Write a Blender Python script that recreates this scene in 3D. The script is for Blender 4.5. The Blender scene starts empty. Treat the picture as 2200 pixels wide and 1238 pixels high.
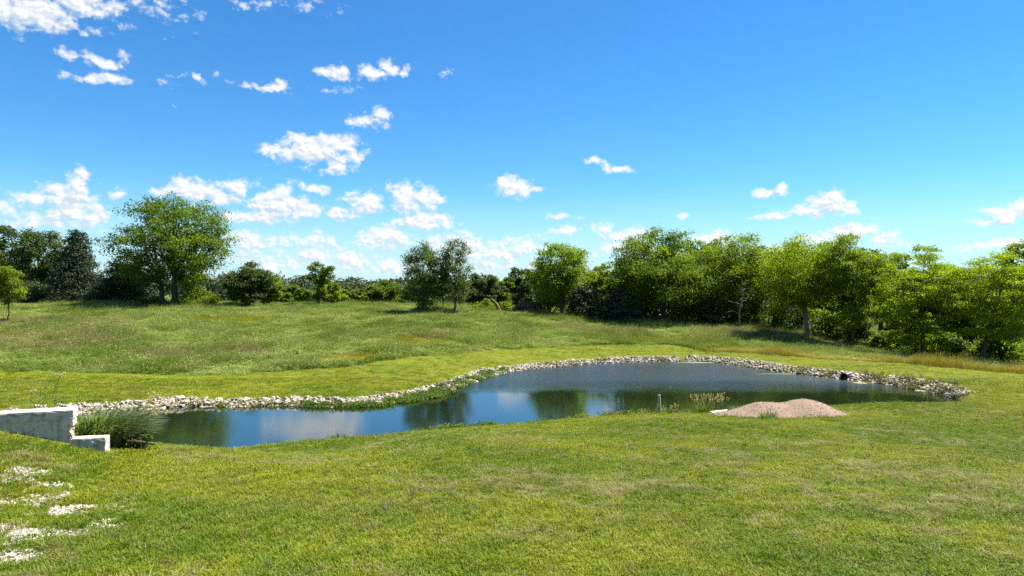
import bpy, bmesh, math, random
import numpy as np
from mathutils import Vector

sc = bpy.context.scene
COL = sc.collection
R = math.radians
F, CX, CY, CAMZ = 1467.0, 1100.0, 619.0, 7.5      # survey constants read off the photograph

# ------------------------------------------------------------------ camera
cam_d = bpy.data.cameras.new('camera')
cam_d.sensor_width = 36.0
cam_d.lens = 36.0 * F / 2200.0
cam_d.clip_start, cam_d.clip_end = 0.1, 8000.0
cam = bpy.data.objects.new('camera', cam_d)
COL.objects.link(cam)
cam.location = (0, 0, CAMZ)
cam.rotation_euler = (R(90), 0, 0)
sc.camera = cam

# ------------------------------------------------------------------ sun, exposure
SUN_AZ, SUN_EL = 66.0, 58.0                        # degrees clockwise from +Y, above the horizon
sd_ = bpy.data.lights.new('sun', 'SUN')
sd_.energy = 4.9
sd_.angle = R(0.5)
sd_.color = (1.0, 0.95, 0.86)
sun = bpy.data.objects.new('sun', sd_)
COL.objects.link(sun)
sdir = Vector((math.sin(R(SUN_AZ)) * math.cos(R(SUN_EL)), math.cos(R(SUN_AZ)) * math.cos(R(SUN_EL)), math.sin(R(SUN_EL))))
sun.rotation_euler = sdir.to_track_quat('Z', 'Y').to_euler()
sun.location = sdir * 200
vs = sc.view_settings
sc.display_settings.display_device = 'sRGB'
vs.view_transform = 'Standard'
vs.look = 'None'
vs.gamma = 1.0
vs.use_curve_mapping = False
vs.exposure = 1.7
sc.cycles.sample_clamp_indirect = 8.0
sc.cycles.max_bounces = 8
sc.cycles.diffuse_bounces = 4
sc.cycles.glossy_bounces = 3
sc.cycles.transmission_bounces = 4
sc.cycles.use_denoising = False

# ------------------------------------------------------------------ node helpers
def N(nt, typ, **kw):
    n = nt.nodes.new(typ)
    for k, v in kw.items():
        setattr(n, k, v)
    return n

def setin(nt, node, key, v):
    s = node.inputs[key]
    if isinstance(v, bpy.types.NodeSocket):
        nt.links.new(v, s)
    else:
        s.default_value = v

def math_n(nt, op, a, b=None, c=None, clamp=False):
    n = N(nt, 'ShaderNodeMath', operation=op, use_clamp=clamp)
    setin(nt, n, 0, a)
    if b is not None: setin(nt, n, 1, b)
    if c is not None: setin(nt, n, 2, c)
    return n.outputs[0]

def vmath(nt, op, a, b=None, c=None):
    n = N(nt, 'ShaderNodeVectorMath', operation=op)
    setin(nt, n, 0, a)
    if b is not None: setin(nt, n, 1, b)
    if c is not None: setin(nt, n, 2, c)
    return n.outputs['Value'] if op in ('LENGTH', 'DISTANCE', 'DOT_PRODUCT') else n.outputs['Vector']

def mixc(nt, fac, a, b, mode='MIX'):
    n = N(nt, 'ShaderNodeMix', data_type='RGBA', blend_type=mode)
    setin(nt, n, 0, fac)
    for k, v in ((6, a), (7, b)):
        if isinstance(v, tuple) and len(v) == 3: v = (*v, 1)
        setin(nt, n, k, v)
    return n.outputs[2]

def noise(nt, vec, scale, detail=4, rough=0.55, dim='3D', dist=0.0):
    n = N(nt, 'ShaderNodeTexNoise', noise_dimensions=dim)
    if vec is not None: nt.links.new(vec, n.inputs['Vector'])
    n.inputs['Scale'].default_value = scale
    n.inputs['Detail'].default_value = detail
    n.inputs['Roughness'].default_value = rough
    n.inputs['Distortion'].default_value = dist
    return n

def smooth(nt, v, lo, hi, a=0.0, b=1.0):
    n = N(nt, 'ShaderNodeMapRange', interpolation_type='SMOOTHSTEP')
    setin(nt, n, 0, v)
    n.inputs[1].default_value, n.inputs[2].default_value = lo, hi
    n.inputs[3].default_value, n.inputs[4].default_value = a, b
    return n.outputs[0]

# ------------------------------------------------------------------ world: daylight sky with cumulus
world = bpy.data.worlds.new('World')
sc.world = world
world.use_nodes = True
wt = world.node_tree
wt.nodes.clear()
SKY_STRENGTH = 0.050
sky = N(wt, 'ShaderNodeTexSky', sky_type='NISHITA')
sky.sun_disc = False
sky.sun_elevation = R(SUN_EL)
sky.sun_rotation = R(SUN_AZ)
sky.altitude = 200
sky.air_density = 1.0
sky.dust_density = 0.0
sky.ozone_density = 3.5
hsv = N(wt, 'ShaderNodeHueSaturation')
hsv.inputs['Saturation'].default_value = 1.28
hsv.inputs['Value'].default_value = 1.0
wt.links.new(sky.outputs[0], hsv.inputs['Color'])
skycol = mixc(wt, 1.0, hsv.outputs[0], (0.62, 0.97, 1.10, 1), 'MULTIPLY')

tc = N(wt, 'ShaderNodeTexCoord')
sep = N(wt, 'ShaderNodeSeparateXYZ')
wt.links.new(tc.outputs['Generated'], sep.inputs[0])
az = math_n(wt, 'ARCTAN2', sep.outputs[0], sep.outputs[1])
el = math_n(wt, 'ARCSINE', sep.outputs[2])
comb = N(wt, 'ShaderNodeCombineXYZ')
wt.links.new(az, comb.inputs[0]); wt.links.new(el, comb.inputs[1])
p0 = vmath(wt, 'SCALE', comb.outputs[0]); p0.node.inputs['Scale'].default_value = 10.0   # 0.1 rad = 1

# each cumulus as a few puffs: azimuth/elevation measured in the photograph
PUFFS = [
 (60,22,130,36,1.2),(-10,5,100,50,1.2),(150,0,110,36,1.0),(95,50,60,20,.9),(220,25,50,24,.55),(335,18,60,22,.32),(640,8,50,9,.25),(525,8,45,8,.35),(425,30,18,9,.3),
 (150,112,24,12,.75),(188,120,20,14,.8),(218,134,40,13,.8),(262,122,14,12,.5),
 (230,168,45,13,.95),(195,172,45,7,.5),
 (423,168,24,9,.65),(350,175,15,7,.25),(470,166,16,6,.32),(493,175,12,7,.28),
 (592,188,30,12,.85),(560,186,32,8,.75),(606,177,14,11,.75),(620,202,14,7,.3),
 (718,154,40,14,.95),(742,148,18,12,.75),
 (800,156,40,14,.95),(835,148,26,16,.95),(866,153,12,10,.6),
 (957,157,14,8,.42),(735,192,32,6,.32),(408,224,16,5,.25),
 (785,262,44,14,1),(818,246,24,14,.95),
 (665,322,78,32,1.3),(590,324,44,12,.9),(645,300,45,16,1.0),(720,312,52,24,1.1),(758,336,28,17,1.0),(722,356,46,18,1.0),(640,357,30,9,.6),
 (430,412,60,26,1.15),(395,395,28,18,1),(515,404,32,24,1.15),(470,426,62,13,1.0),(345,412,26,12,.9),(258,420,18,12,.8),
 (165,402,32,38,1.2),(182,376,18,13,.9),(130,420,42,30,1.1),(150,450,60,34,1.0),(62,430,45,22,.9),(20,448,44,18,.7),(200,462,42,34,1),(100,478,100,28,.6),
 (600,440,72,38,1.25),(610,410,32,14,1),(560,466,80,16,1.1),(660,456,54,20,1.05),(676,403,34,12,.85),(720,456,30,18,.75),
 (790,436,52,24,1.05),(760,456,32,18,.85),
 (870,426,40,36,1.2),(915,428,30,28,1.15),(908,474,62,24,1.05),(955,482,38,12,.85),(950,432,12,10,.6),
 (832,508,56,26,1.15),(800,520,42,18,1.0),
 (545,522,58,28,.85),(500,515,45,24,.65),(662,520,72,22,.75),(700,546,92,24,.75),(600,570,86,22,.75),(762,562,66,18,.75),(842,572,74,20,.75),(556,560,64,18,.65),
 (1105,402,44,21,1.15),(1146,407,30,8,.85),(1092,390,26,13,1.05),
 (1060,546,92,26,.95),(1000,530,52,28,.85),(1122,530,52,21,.95),(1050,572,130,16,.65),(940,522,52,24,.85),
 (1200,465,28,7,.65),(1215,496,32,10,.95),(1298,492,27,11,.95),(1245,472,13,5,.5),(1155,505,16,8,.4),
 (1340,515,54,21,.95),(1320,532,66,17,.75),(1380,500,27,12,.75),
 (1275,345,13,10,.75),(1302,355,17,12,.85),(1335,362,32,6,.75),
 (1640,418,27,11,.95),(1682,405,19,12,.95),
 (1775,440,47,28,1.35),(1785,420,26,17,1.2),(1740,456,64,15,1.15),(1670,465,54,8,.95),(1820,452,26,19,1.1),
 (1530,512,58,15,1.15),
 (1840,495,62,19,1.05),(1780,508,54,13,.95),(1892,510,37,14,.75),(1930,526,44,9,.6),
 (2172,458,68,21,1.15),(2120,476,44,9,.95),(2215,450,52,25,1.1),
 (2150,526,64,13,.95),(2080,536,44,9,.6),(1467,464,13,6,.5),(1620,540,80,10,.4),
]

def cloud_field(p):
    acc = None
    for (cx, cy, rx, ry, s) in PUFFS:
        a = math.atan((cx - CX) / F)
        e = math.atan(-(cy - CY) / math.hypot(F, cx - CX))
        rx_ = rx / F * math.cos(a) ** 2 * 10; ry_ = ry / F * math.cos(a) * 10
        k = (1.0 / (rx_ * 1.22), 1.0 / (ry_ * 1.22), 1)
        q = vmath(wt, 'MULTIPLY_ADD', p, k, (-a * 10 * k[0], -e * 10 * k[1], 0))
        l = vmath(wt, 'LENGTH', q)
        f = math_n(wt, 'MULTIPLY_ADD', l, -s, s)
        acc = f if acc is None else math_n(wt, 'SMOOTH_MAX', acc, f, 0.25)
    return acc

wn = noise(wt, p0, 3.2, 3, 0.55, '2D')
warp = vmath(wt, 'MULTIPLY_ADD', wn.outputs['Color'], (0.16, 0.10, 0), (-0.08, -0.05, 0))
p1 = vmath(wt, 'ADD', p0, warp)
field = cloud_field(p1)
pn = vmath(wt, 'MULTIPLY', p1, (1.0, 1.35, 1))
n1 = noise(wt, pn, 4.2, 9, 0.52, '2D')
pn2 = vmath(wt, 'ADD', pn, (0.030, 0.050, 0))       # a little way towards the sun
n2 = noise(wt, pn2, 4.2, 5, 0.52, '2D')
def billow(p):
    v = N(wt, 'ShaderNodeTexVoronoi', voronoi_dimensions='2D', feature='SMOOTH_F1')
    wt.links.new(p, v.inputs['Vector'])
    v.inputs['Scale'].default_value = 5.5; v.inputs['Detail'].default_value = 2.5; v.inputs['Roughness'].default_value = 0.55
    v.inputs['Lacunarity'].default_value = 2.3; v.inputs['Smoothness'].default_value = 0.35
    return v.outputs['Distance']
b1 = billow(pn)
nn = math_n(wt, 'SUBTRACT', n1.outputs[0], 0.5)
nn = math_n(wt, 'MULTIPLY_ADD', b1, -0.36, math_n(wt, 'MULTIPLY_ADD', nn, 0.85, 0.28))
raw = math_n(wt, 'MULTIPLY_ADD', nn, 1.75, field)
# ordinary fair-weather cumulus goes on all round, beyond the measured ones
azabs = math_n(wt, 'ABSOLUTE', az)
side = smooth(wt, azabs, R(40), R(52))
elm = math_n(wt, 'MULTIPLY', smooth(wt, el, 0.0, 0.08), smooth(wt, el, 0.55, 0.30))
gen = noise(wt, vmath(wt, 'MULTIPLY', p0, (0.9, 1.7, 1)), 0.9, 8, 0.58, '2D')
genr = math_n(wt, 'MULTIPLY_ADD', gen.outputs[0], 5.0, -2.75)
genr = math_n(wt, 'MULTIPLY', genr, math_n(wt, 'MULTIPLY', side, elm))
raw = math_n(wt, 'MAXIMUM', raw, genr)
alpha = smooth(wt, raw, -0.08, 0.80)
emb = math_n(wt, 'SUBTRACT', n1.outputs[0], n2.outputs[0])
emb = math_n(wt, 'ADD', emb, math_n(wt, 'MULTIPLY', math_n(wt, 'SUBTRACT', billow(pn2), b1), 0.8))
lit = math_n(wt, 'MULTIPLY_ADD', emb, 2.0, 0.52, clamp=True)
field_up = cloud_field(vmath(wt, 'ADD', p1, (0.05, 0.13, 0)))
under = math_n(wt, 'SUBTRACT', field, field_up)      # grows towards a cloud's sunny top, shrinks at its base
lit = math_n(wt, 'MULTIPLY_ADD', under, 0.85, lit, clamp=True)
thick = smooth(wt, raw, 1.2, 0.2)
lit2 = math_n(wt, 'MULTIPLY_ADD', thick, 0.15, lit, clamp=True)
CL = 6.3
cloudcol = mixc(wt, lit2, (0.60 * CL, 0.73 * CL, 0.86 * CL), (1.0 * CL, 1.0 * CL, 1.0 * CL))
alpha = math_n(wt, 'MULTIPLY', alpha, 0.97)
hz = smooth(wt, el, 0.16, -0.01, 0.0, 0.75)
skycol = mixc(wt, hz, skycol, (3.9, 5.2, 6.0))
wcol = mixc(wt, alpha, skycol, cloudcol)
bg = N(wt, 'ShaderNodeBackground')
wt.links.new(wcol, bg.inputs['Color'])
bg.inputs['Strength'].default_value = SKY_STRENGTH
wo = N(wt, 'ShaderNodeOutputWorld')
wt.links.new(bg.outputs[0], wo.inputs['Surface'])
world.cycles.sampling_method = 'MANUAL'
world.cycles.sample_map_resolution = 512

# ------------------------------------------------------------------ generic helpers
rng = np.random.default_rng(7)
random.seed(7)

def at(px, py, D):
    return np.array([(px - CX) / F * D, D, CAMZ - (py - CY) / F * D])

def tag(o, label=None, cat=None, group=None, kind=None):
    if label: o['label'] = label
    if cat: o['category'] = cat
    if group: o['group'] = group
    if kind: o['kind'] = kind
    return o

def empty(name, loc, rz=0.0):
    o = bpy.data.objects.new(name, None)
    o.empty_display_size = 0.2
    o.location = loc
    o.rotation_euler = (0, 0, rz)
    COL.objects.link(o)
    return o

def link(name, me, parent=None, mat=None):
    o = bpy.data.objects.new(name, me)
    if mat is not None and len(me.materials) == 0: me.materials.append(mat)
    COL.objects.link(o)
    if parent is not None: o.parent = parent
    return o

def mesh_np(name, verts, faces, smooth_shade=False):
    """faces: int array (n,k) or list of such arrays with different k"""
    me = bpy.data.meshes.new(name)
    if not isinstance(faces, list): faces = [faces]
    faces = [np.asarray(f, dtype=np.int32) for f in faces if len(f)]
    verts = np.asarray(verts, dtype=np.float32)
    me.vertices.add(len(verts)); me.vertices.foreach_set('co', verts.ravel())
    loops = np.concatenate([f.ravel() for f in faces])
    sizes = np.concatenate([np.full(len(f), f.shape[1], dtype=np.int32) for f in faces])
    starts = np.concatenate([[0], np.cumsum(sizes)[:-1]]).astype(np.int32)
    me.loops.add(len(loops)); me.loops.foreach_set('vertex_index', loops)
    me.polygons.add(len(sizes)); me.polygons.foreach_set('loop_start', starts)
    me.polygons.foreach_set('loop_total', sizes)
    me.polygons.foreach_set('use_smooth', np.full(len(sizes), smooth_shade, dtype=bool))
    me.update(calc_edges=True)
    return me

def add_attr(me, name, typ, domain, data):
    a = me.attributes.new(name, typ, domain)
    key = {'FLOAT': 'value', 'INT': 'value', 'FLOAT_VECTOR': 'vector', 'FLOAT_COLOR': 'color'}[typ]
    a.data.foreach_set(key, np.ascontiguousarray(data).ravel())

def _hash(ix, iy, seed):
    h = (ix.astype(np.int64) * 374761393 + iy.astype(np.int64) * 668265263 + seed * 1442695041) & 0x7fffffff
    h = ((h ^ (h >> 13)) * 1274126177) & 0x7fffffff
    return ((h ^ (h >> 16)) & 0xffff) / 65535.0

def vnoise(x, y, seed=0):
    ix, iy = np.floor(x), np.floor(y)
    fx, fy = x - ix, y - iy
    fx = fx * fx * (3 - 2 * fx); fy = fy * fy * (3 - 2 * fy)
    a = _hash(ix, iy, seed); b = _hash(ix + 1, iy, seed); c = _hash(ix, iy + 1, seed); d = _hash(ix + 1, iy + 1, seed)
    return (a * (1 - fx) + b * fx) * (1 - fy) + (c * (1 - fx) + d * fx) * fy

def fbm(x, y, scale, octs=4, seed=0):
    t, amp, s = 0.0, 1.0, 0.0
    for k in range(octs):
        t = t + amp * vnoise(x * scale * 2 ** k, y * scale * 2 ** k, seed + 17 * k)
        s += amp; amp *= 0.5
    return t / s

def sstep(v, lo, hi):
    t = np.clip((v - lo) / (hi - lo), 0, 1)
    return t * t * (3 - 2 * t)

# ------------------------------------------------------------------ materials
def principled(name):
    m = bpy.data.materials.new(name)
    m.use_nodes = True
    nt = m.node_tree
    return m, nt, nt.nodes['Principled BSDF'], nt.nodes['Material Output']

def leaf_material(name, dark, light, transl=0.35, trcol=None, gloss=0.25):
    """leaf faces: per-leaf colour between two greens, light passes through"""
    m, nt, b, out = principled(name)
    a = N(nt, 'ShaderNodeAttribute', attribute_name='tint')
    col = mixc(nt, a.outputs['Fac'], dark, light)
    nt.links.new(col, b.inputs['Base Color'])
    b.inputs['Roughness'].default_value = 0.55
    b.inputs['Specular IOR Level'].default_value = gloss
    tr = N(nt, 'ShaderNodeBsdfTranslucent')
    if trcol is None: trcol = (1.75, 1.8, 0.5)
    nt.links.new(mixc(nt, 1.0, col, trcol, 'MULTIPLY'), tr.inputs['Color'])
    mx = N(nt, 'ShaderNodeMixShader')
    mx.inputs[0].default_value = transl
    nt.links.new(b.outputs[0], mx.inputs[1]); nt.links.new(tr.outputs[0], mx.inputs[2])
    nt.links.new(mx.outputs[0], out.inputs['Surface'])
    return m

def blade_material(name, transl=0.3):
    """grass blades: colour comes with each tuft, tips a little paler and drier"""
    m, nt, b, out = principled(name)
    a = N(nt, 'ShaderNodeAttribute', attribute_name='tint', attribute_type='INSTANCER')
    v = N(nt, 'ShaderNodeAttribute', attribute_name='blade')
    col = mixc(nt, v.outputs['Fac'], a.outputs['Color'], mixc(nt, 1.0, a.outputs['Color'], (1.35, 1.25, 1.3, 1), 'MULTIPLY'))
    nt.links.new(col, b.inputs['Base Color'])
    b.inputs['Roughness'].default_value = 0.6
    b.inputs['Specular IOR Level'].default_value = 0.2
    tr = N(nt, 'ShaderNodeBsdfTranslucent')
    nt.links.new(mixc(nt, 1.0, col, (1.3, 1.25, 0.6, 1), 'MULTIPLY'), tr.inputs['Color'])
    mx = N(nt, 'ShaderNodeMixShader'); mx.inputs[0].default_value = transl
    nt.links.new(b.outputs[0], mx.inputs[1]); nt.links.new(tr.outputs[0], mx.inputs[2])
    nt.links.new(mx.outputs[0], out.inputs['Surface'])
    return m

def rough_material(name, c1, c2, scale=6.0, bump=0.3, rough=0.9, dist=0.02, c3=None, s3=1.2):
    m, nt, b, out = principled(name)
    t = N(nt, 'ShaderNodeTexCoord')
    n = noise(nt, t.outputs['Object'], scale, 8, 0.65)
    col = mixc(nt, smooth(nt, n.outputs[0], 0.3, 0.7), c1, c2)
    if c3 is not None:
        n3 = noise(nt, t.outputs['Object'], s3, 6, 0.65)
        col = mixc(nt, smooth(nt, n3.outputs[0], 0.52, 0.68), col, c3)
    nt.links.new(col, b.inputs['Base Color'])
    b.inputs['Roughness'].default_value = rough
    b.inputs['Specular IOR Level'].default_value = 0.2
    bp = N(nt, 'ShaderNodeBump'); bp.inputs['Strength'].default_value = bump; bp.inputs['Distance'].default_value = dist
    n2 = noise(nt, t.outputs['Object'], scale * 5, 6, 0.7)
    nt.links.new(n2.outputs[0], bp.inputs['Height'])
    nt.links.new(bp.outputs[0], b.inputs['Normal'])
    return m

M = {}
M['bark'] = rough_material('bark', (0.045, 0.034, 0.024), (0.12, 0.10, 0.08), 5, 0.8, 0.95, 0.05)
M['bark_pale'] = rough_material('bark_pale', (0.13, 0.10, 0.07), (0.26, 0.21, 0.16), 5, 0.8, 0.95, 0.05)
M['bark_brown'] = rough_material('bark_brown', (0.12, 0.06, 0.03), (0.22, 0.12, 0.06), 4, 0.8, 0.95, 0.05)
M['leaf_oak'] = leaf_material('leaf_oak', (0.038, 0.072, 0.007), (0.140, 0.200, 0.013), 0.50)
M['leaf_bright'] = leaf_material('leaf_bright', (0.065, 0.110, 0.007), (0.180, 0.235, 0.012), 0.52)
M['leaf_yellow'] = leaf_material('leaf_yellow', (0.090, 0.140, 0.006), (0.215, 0.275, 0.010), 0.54)
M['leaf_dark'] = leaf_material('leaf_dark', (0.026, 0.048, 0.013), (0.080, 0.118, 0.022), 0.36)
M['leaf_olive'] = leaf_material('leaf_olive', (0.040, 0.070, 0.014), (0.120, 0.155, 0.030), 0.42)
M['leaf_cedar'] = leaf_material('leaf_cedar', (0.016, 0.032, 0.015), (0.042, 0.066, 0.026), 0.18)
M['leaf_grey'] = leaf_material('leaf_grey', (0.032, 0.048, 0.028), (0.080, 0.100, 0.060), 0.2)
M['leaf_far'] = leaf_material('leaf_far', (0.030, 0.048, 0.022), (0.062, 0.085, 0.038), 0.2)
M['leaf_tan'] = leaf_material('leaf_tan', (0.13, 0.09, 0.05), (0.24, 0.19, 0.10), 0.2)
M['leaf_shore'] = leaf_material('leaf_shore', (0.045, 0.085, 0.008), (0.13, 0.18, 0.02), 0.3)
M['blade'] = blade_material('grass_blade', 0.32)
M['reed'] = leaf_material('reed_leaf', (0.045, 0.085, 0.022), (0.17, 0.21, 0.085), 0.35)
M['plume'] = leaf_material('plume', (0.35, 0.26, 0.17), (0.52, 0.42, 0.28), 0.3)

# ------------------------------------------------------------------ the pond outline
FAR_SHORE = [(60,893),(165,887),(250,883),(345,877),(430,873),(500,874),(575,872),(640,872),(740,874),(800,871),(860,862),(900,855),(950,843),(1000,827),(1050,808),(1100,798),
             (1150,792),(1200,788),(1250,783),(1300,781),(1350,778),(1400,777),(1450,776),(1500,777),(1560,782),(1620,791),(1700,803),(1760,809),(1800,814),(1850,820),(1920,828),(1980,838),(2025,848),(2055,857)]
NEAR_SHORE = [(2066,864),(2040,868),(1980,869),(1900,869),(1840,872),(1760,876),(1660,880),(1560,886),(1500,890),(1416,891),(1330,894),(1250,901),(1150,910),(1060,917),(960,926),(880,933),(800,941),(720,947),(640,953),(560,963),(500,970),(430,974),(350,974),(260,965),(160,950),(70,925)]
def shore_xy(px, py):
    D = CAMZ * F / (py - CY)
    return ((px - CX) / F * D, D)
pts = np.array([shore_xy(*p) for p in FAR_SHORE + NEAR_SHORE])
def catmull(P, k=4):
    n = len(P); out = []
    for i in range(n):
        a, b, c, d = P[i - 1], P[i], P[(i + 1) % n], P[(i + 2) % n]
        for j in range(k):
            t = j / k
            out.append(0.5 * ((2 * b) + (c - a) * t + (2 * a - 5 * b + 4 * c - d) * t * t + (3 * b - a - 3 * c + d) * t ** 3))
    return np.array(out)
POND = catmull(pts, 4)
N_FAR = (len(FAR_SHORE) - 1) * 4

def pond_sd(X, Y):
    """signed distance to the water's edge (negative on the water) and index of the closest shore segment"""
    X = np.asarray(X, dtype=np.float64).ravel(); Y = np.asarray(Y, dtype=np.float64).ravel()
    best = np.full(len(X), 1e9); idx = np.zeros(len(X), dtype=np.int32); inside = np.zeros(len(X), dtype=bool)
    P = POND; n = len(P)
    for i in range(n):
        ax, ay = P[i]; bx, by = P[(i + 1) % n]
        dx, dy = bx - ax, by - ay
        t = np.clip(((X - ax) * dx + (Y - ay) * dy) / (dx * dx + dy * dy + 1e-12), 0, 1)
        d = (X - ax - t * dx) ** 2 + (Y - ay - t * dy) ** 2
        u = d < best
        best[u] = d[u]; idx[u] = i
        c = (ay > Y) != (by > Y)
        with np.errstate(divide='ignore', invalid='ignore'):
            xi = ax + (Y - ay) * dx / (dy if abs(dy) > 1e-12 else 1e-12)
        inside ^= c & (X < xi)
    s = np.sqrt(best)
    return np.where(inside, -s, s), idx

# ------------------------------------------------------------------ the lie of the land
CTRL = []
def cp(px, py, D): CTRL.append(tuple(at(px, py, D)))
def cw(x, y, z): CTRL.append((x, y, z))
for x in (-16, -8, 0, 8, 16): cw(x, 10, 3.3 + (0.12 if x < -10 else 0))
for x in (-20, 0, 20): cw(x, 0, 3.65); cw(x, -15, 3.9)
cw(-18, 18, 3.75); cp(0, 936, 18.3); cp(150, 955, 18.9); cp(230, 957, 19.1); cp(345, 976, 20.2); cw(-8, 20, 2.52); cw(-4, 20, 2.5); cw(-8.5, 28, .62); cw(-7, 24, 1.55); cw(0, 20, 2.45); cw(8, 20, 2.35); cw(16, 20, 2.3)
cw(-17, 24, 2.0); cw(-13, 24, 1.9); cw(-14, 21.5, 2.75); cw(-20, 24, 2.2); cw(-24, 25, 2.0)
cw(-10, 25, 1.30); cw(-4, 27, 1.45); cw(0, 28, 1.42); cw(8, 29, 1.3); cw(16, 29, 1.25); cw(24, 29, 1.1)
cw(8, 36, 0.62); cw(14, 37, 0.45); cw(20, 37, 0.5); cw(28, 38, 0.6); cw(36, 40, 0.6); cw(45, 30, 1.2); cw(40, 15, 2.2)
cw(-40, 15, 4.0); cw(-40, 28, 2.2); cw(-34, 38, .5)
for i in range(0, N_FAR, 6):                       # bank top behind the stones
    a, b = POND[i], POND[i + 1]
    n = np.array([-(b - a)[1], (b - a)[0]]); n /= np.linalg.norm(n)
    if n[1] < 0: n = -n
    q = a + n * 2.3
    cw(q[0], q[1], 0.46)
for i in range(N_FAR + 4, len(POND), 6):
    a, b = POND[i], POND[(i + 1) % len(POND)]
    n = np.array([-(b - a)[1], (b - a)[0]]); n /= np.linalg.norm(n)
    if n[1] > 0: n = -n
    if abs(n[1]) > .5:
        q = a + n * 2.0
        cw(q[0], q[1], 0.30 if a[0] > -5 else 0.42)
cw(33.5, 46, 0.5); cw(36, 50, 0.55)
MOW_EDGE = [(-300,792,52),(0,798,52),(250,803,53.5),(400,806,54),(640,797,55),(750,787,57),(900,768,62),(1050,752,69),(1200,745,75),(1300,741,79),(1430,740,82),(1475,746,79),(1520,757,75),(1600,760,73),(1700,768,69),(1800,775,66),(1900,780,63.5),(2000,788,60),(2100,797,57),(2200,806,54),(2500,835,49)]
for m in MOW_EDGE: cp(*m)
for m in [(-300,650,112),(0,652,110),(200,655,108),(378,657,108),(530,660,106),(685,658,107),(820,661,105),(910,672,98),(980,672,98),(1065,672,100),(1210,680,105),(1425,696,105),(1590,704,100),(1735,727,91),(1840,750,84),(1995,778,76),(2105,786,72),(2200,797,68),(2500,830,62)]: cp(*m)
for m in [(-200,715,76),(0,718,76),(400,720,76),(700,720,78),(1000,710,82),(1300,710,93)]: cp(*m)
cw(-120, 150, 4.2); cw(-60, 150, 4.0); cw(-20, 150, 2.6); cw(20, 150, 2.4); cw(60, 150, 1); cw(110, 120, -1)
for x in (-250, -90, 0, 90, 250): cw(x, 230, 1.2)
for x in (-400, 0, 400): cw(x, 420, 0.5); cw(x * 2, 900, 0.0); cw(x * 3, 2200, 0.0)
cw(-150, 60, 3.2); cw(150, 50, -0.6); cw(-150, 0, 4); cw(150, 0, 1.5); cw(0, -200, 4)
CTRL = np.array(CTRL)
CC = 4.0
def _ker(dx, dy): return np.sqrt(dx * dx + dy * dy + CC * CC)
_n = len(CTRL)
A_ = np.zeros((_n + 1, _n + 1))
A_[:_n, :_n] = -_ker(CTRL[:, None, 0] - CTRL[None, :, 0], CTRL[:, None, 1] - CTRL[None, :, 1])
A_[:_n, :_n] += np.eye(_n) * -0.05
A_[:_n, _n] = 1; A_[_n, :_n] = 1
W_ = np.linalg.solve(A_, np.concatenate([CTRL[:, 2], [0]]))

def ground_z(X, Y, with_sd=False):
    X = np.asarray(X, dtype=np.float64); Y = np.asarray(Y, dtype=np.float64)
    shp = X.shape; X = X.ravel(); Y = Y.ravel()
    z = np.full(len(X), W_[_n])
    for i in range(_n):
        z -= W_[i] * _ker(X - CTRL[i, 0], Y - CTRL[i, 1])
    sd = np.full(len(X), 50.0); idx = np.zeros(len(X), dtype=np.int32)
    near = (X > -45) & (X < 50) & (Y > 18) & (Y < 90)
    if near.any():
        s, k = pond_sd(X[near], Y[near]); sd[near] = s; idx[near] = k
    z += (fbm(X, Y, 0.35, 3, 5) - 0.5) * 0.14 * sstep(sd, 1, 4)
    w = sstep(sd, 0.0, 2.6)
    zo = (0.03 + 0.20 * np.clip(sd, 0, 3)) * (1 - w) + np.maximum(z, np.where(sd < 6, 0.12, -50)) * w
    zi = -0.02 - np.minimum(2.0, 0.5 * np.abs(sd))
    z = np.where(sd < 0, zi, zo)
    if with_sd: return z.reshape(shp), sd.reshape(shp), idx.reshape(shp)
    return z.reshape(shp)

def gz(x, y): return float(ground_z(np.array([x]), np.array([y]))[0])

# mown/unmown boundary as Y over X (world)
_me = np.array([at(*m)[:2] for m in MOW_EDGE]); _me = _me[np.argsort(_me[:, 0])]
def mow_y(X): return np.interp(X, _me[:, 0], _me[:, 1]) + (fbm(np.asarray(X, dtype=float), np.zeros_like(X, dtype=float), 0.5, 3, 3) - .5) * 0.9

# world-space patches, each (x, y, rx, ry)
def patch(px, py, D, rpx, ry):
    a = at(px, py, D); return (a[0], a[1], rpx / F * D, ry)
def patches(X, Y, L, jitter=0.35, seed=0):
    j = (fbm(X, Y, 0.45, 4, seed) - 0.5) * 2 * jitter
    v = np.zeros_like(X)
    for (x, y, rx, ry) in L:
        d = np.sqrt(((X - x) / rx) ** 2 + ((Y - y) / ry) ** 2)
        v = np.maximum(v, sstep(1.15 - d + j, 0.0, 0.5))
    return v
YELLOW = [patch(890, 748, 71, 70, 3.0), patch(760, 772, 61, 60, 2.0), patch(500, 694, 88, 90, 3.0), patch(1400, 733, 86, 150, 1.5), patch(1620, 752, 77, 150, 2.0)]
TANS = [patch(60, 735, 70, 260, 9.0), patch(130, 690, 85, 180, 6), patch(420, 755, 64, 160, 5), patch(1300, 715, 91, 120, 4), patch(1640, 722, 92, 170, 6), patch(300, 660, 104, 150, 4), patch(930, 740, 76, 60, 3)]
BARE = [patch(175, 1047, 13.6, 34, .22), patch(128, 1062, 13.2, 34, .22), patch(30, 1122, 12, 62, .50), patch(30, 1205, 10.7, 75, .45), patch(170, 1092, 12.5, 30, .12), patch(230, 1226, 10.4, 26, .1)]

SPARSE = [patch(20, 1000, 15, 120, 1.2), patch(25, 1090, 12.6, 90, 1.6), patch(60, 1030, 14, 140, 1.6), patch(110, 1075, 13, 130, 1.0), patch(60, 1150, 11.6, 110, .8), patch(190, 1100, 12.4, 60, .3)]

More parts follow.
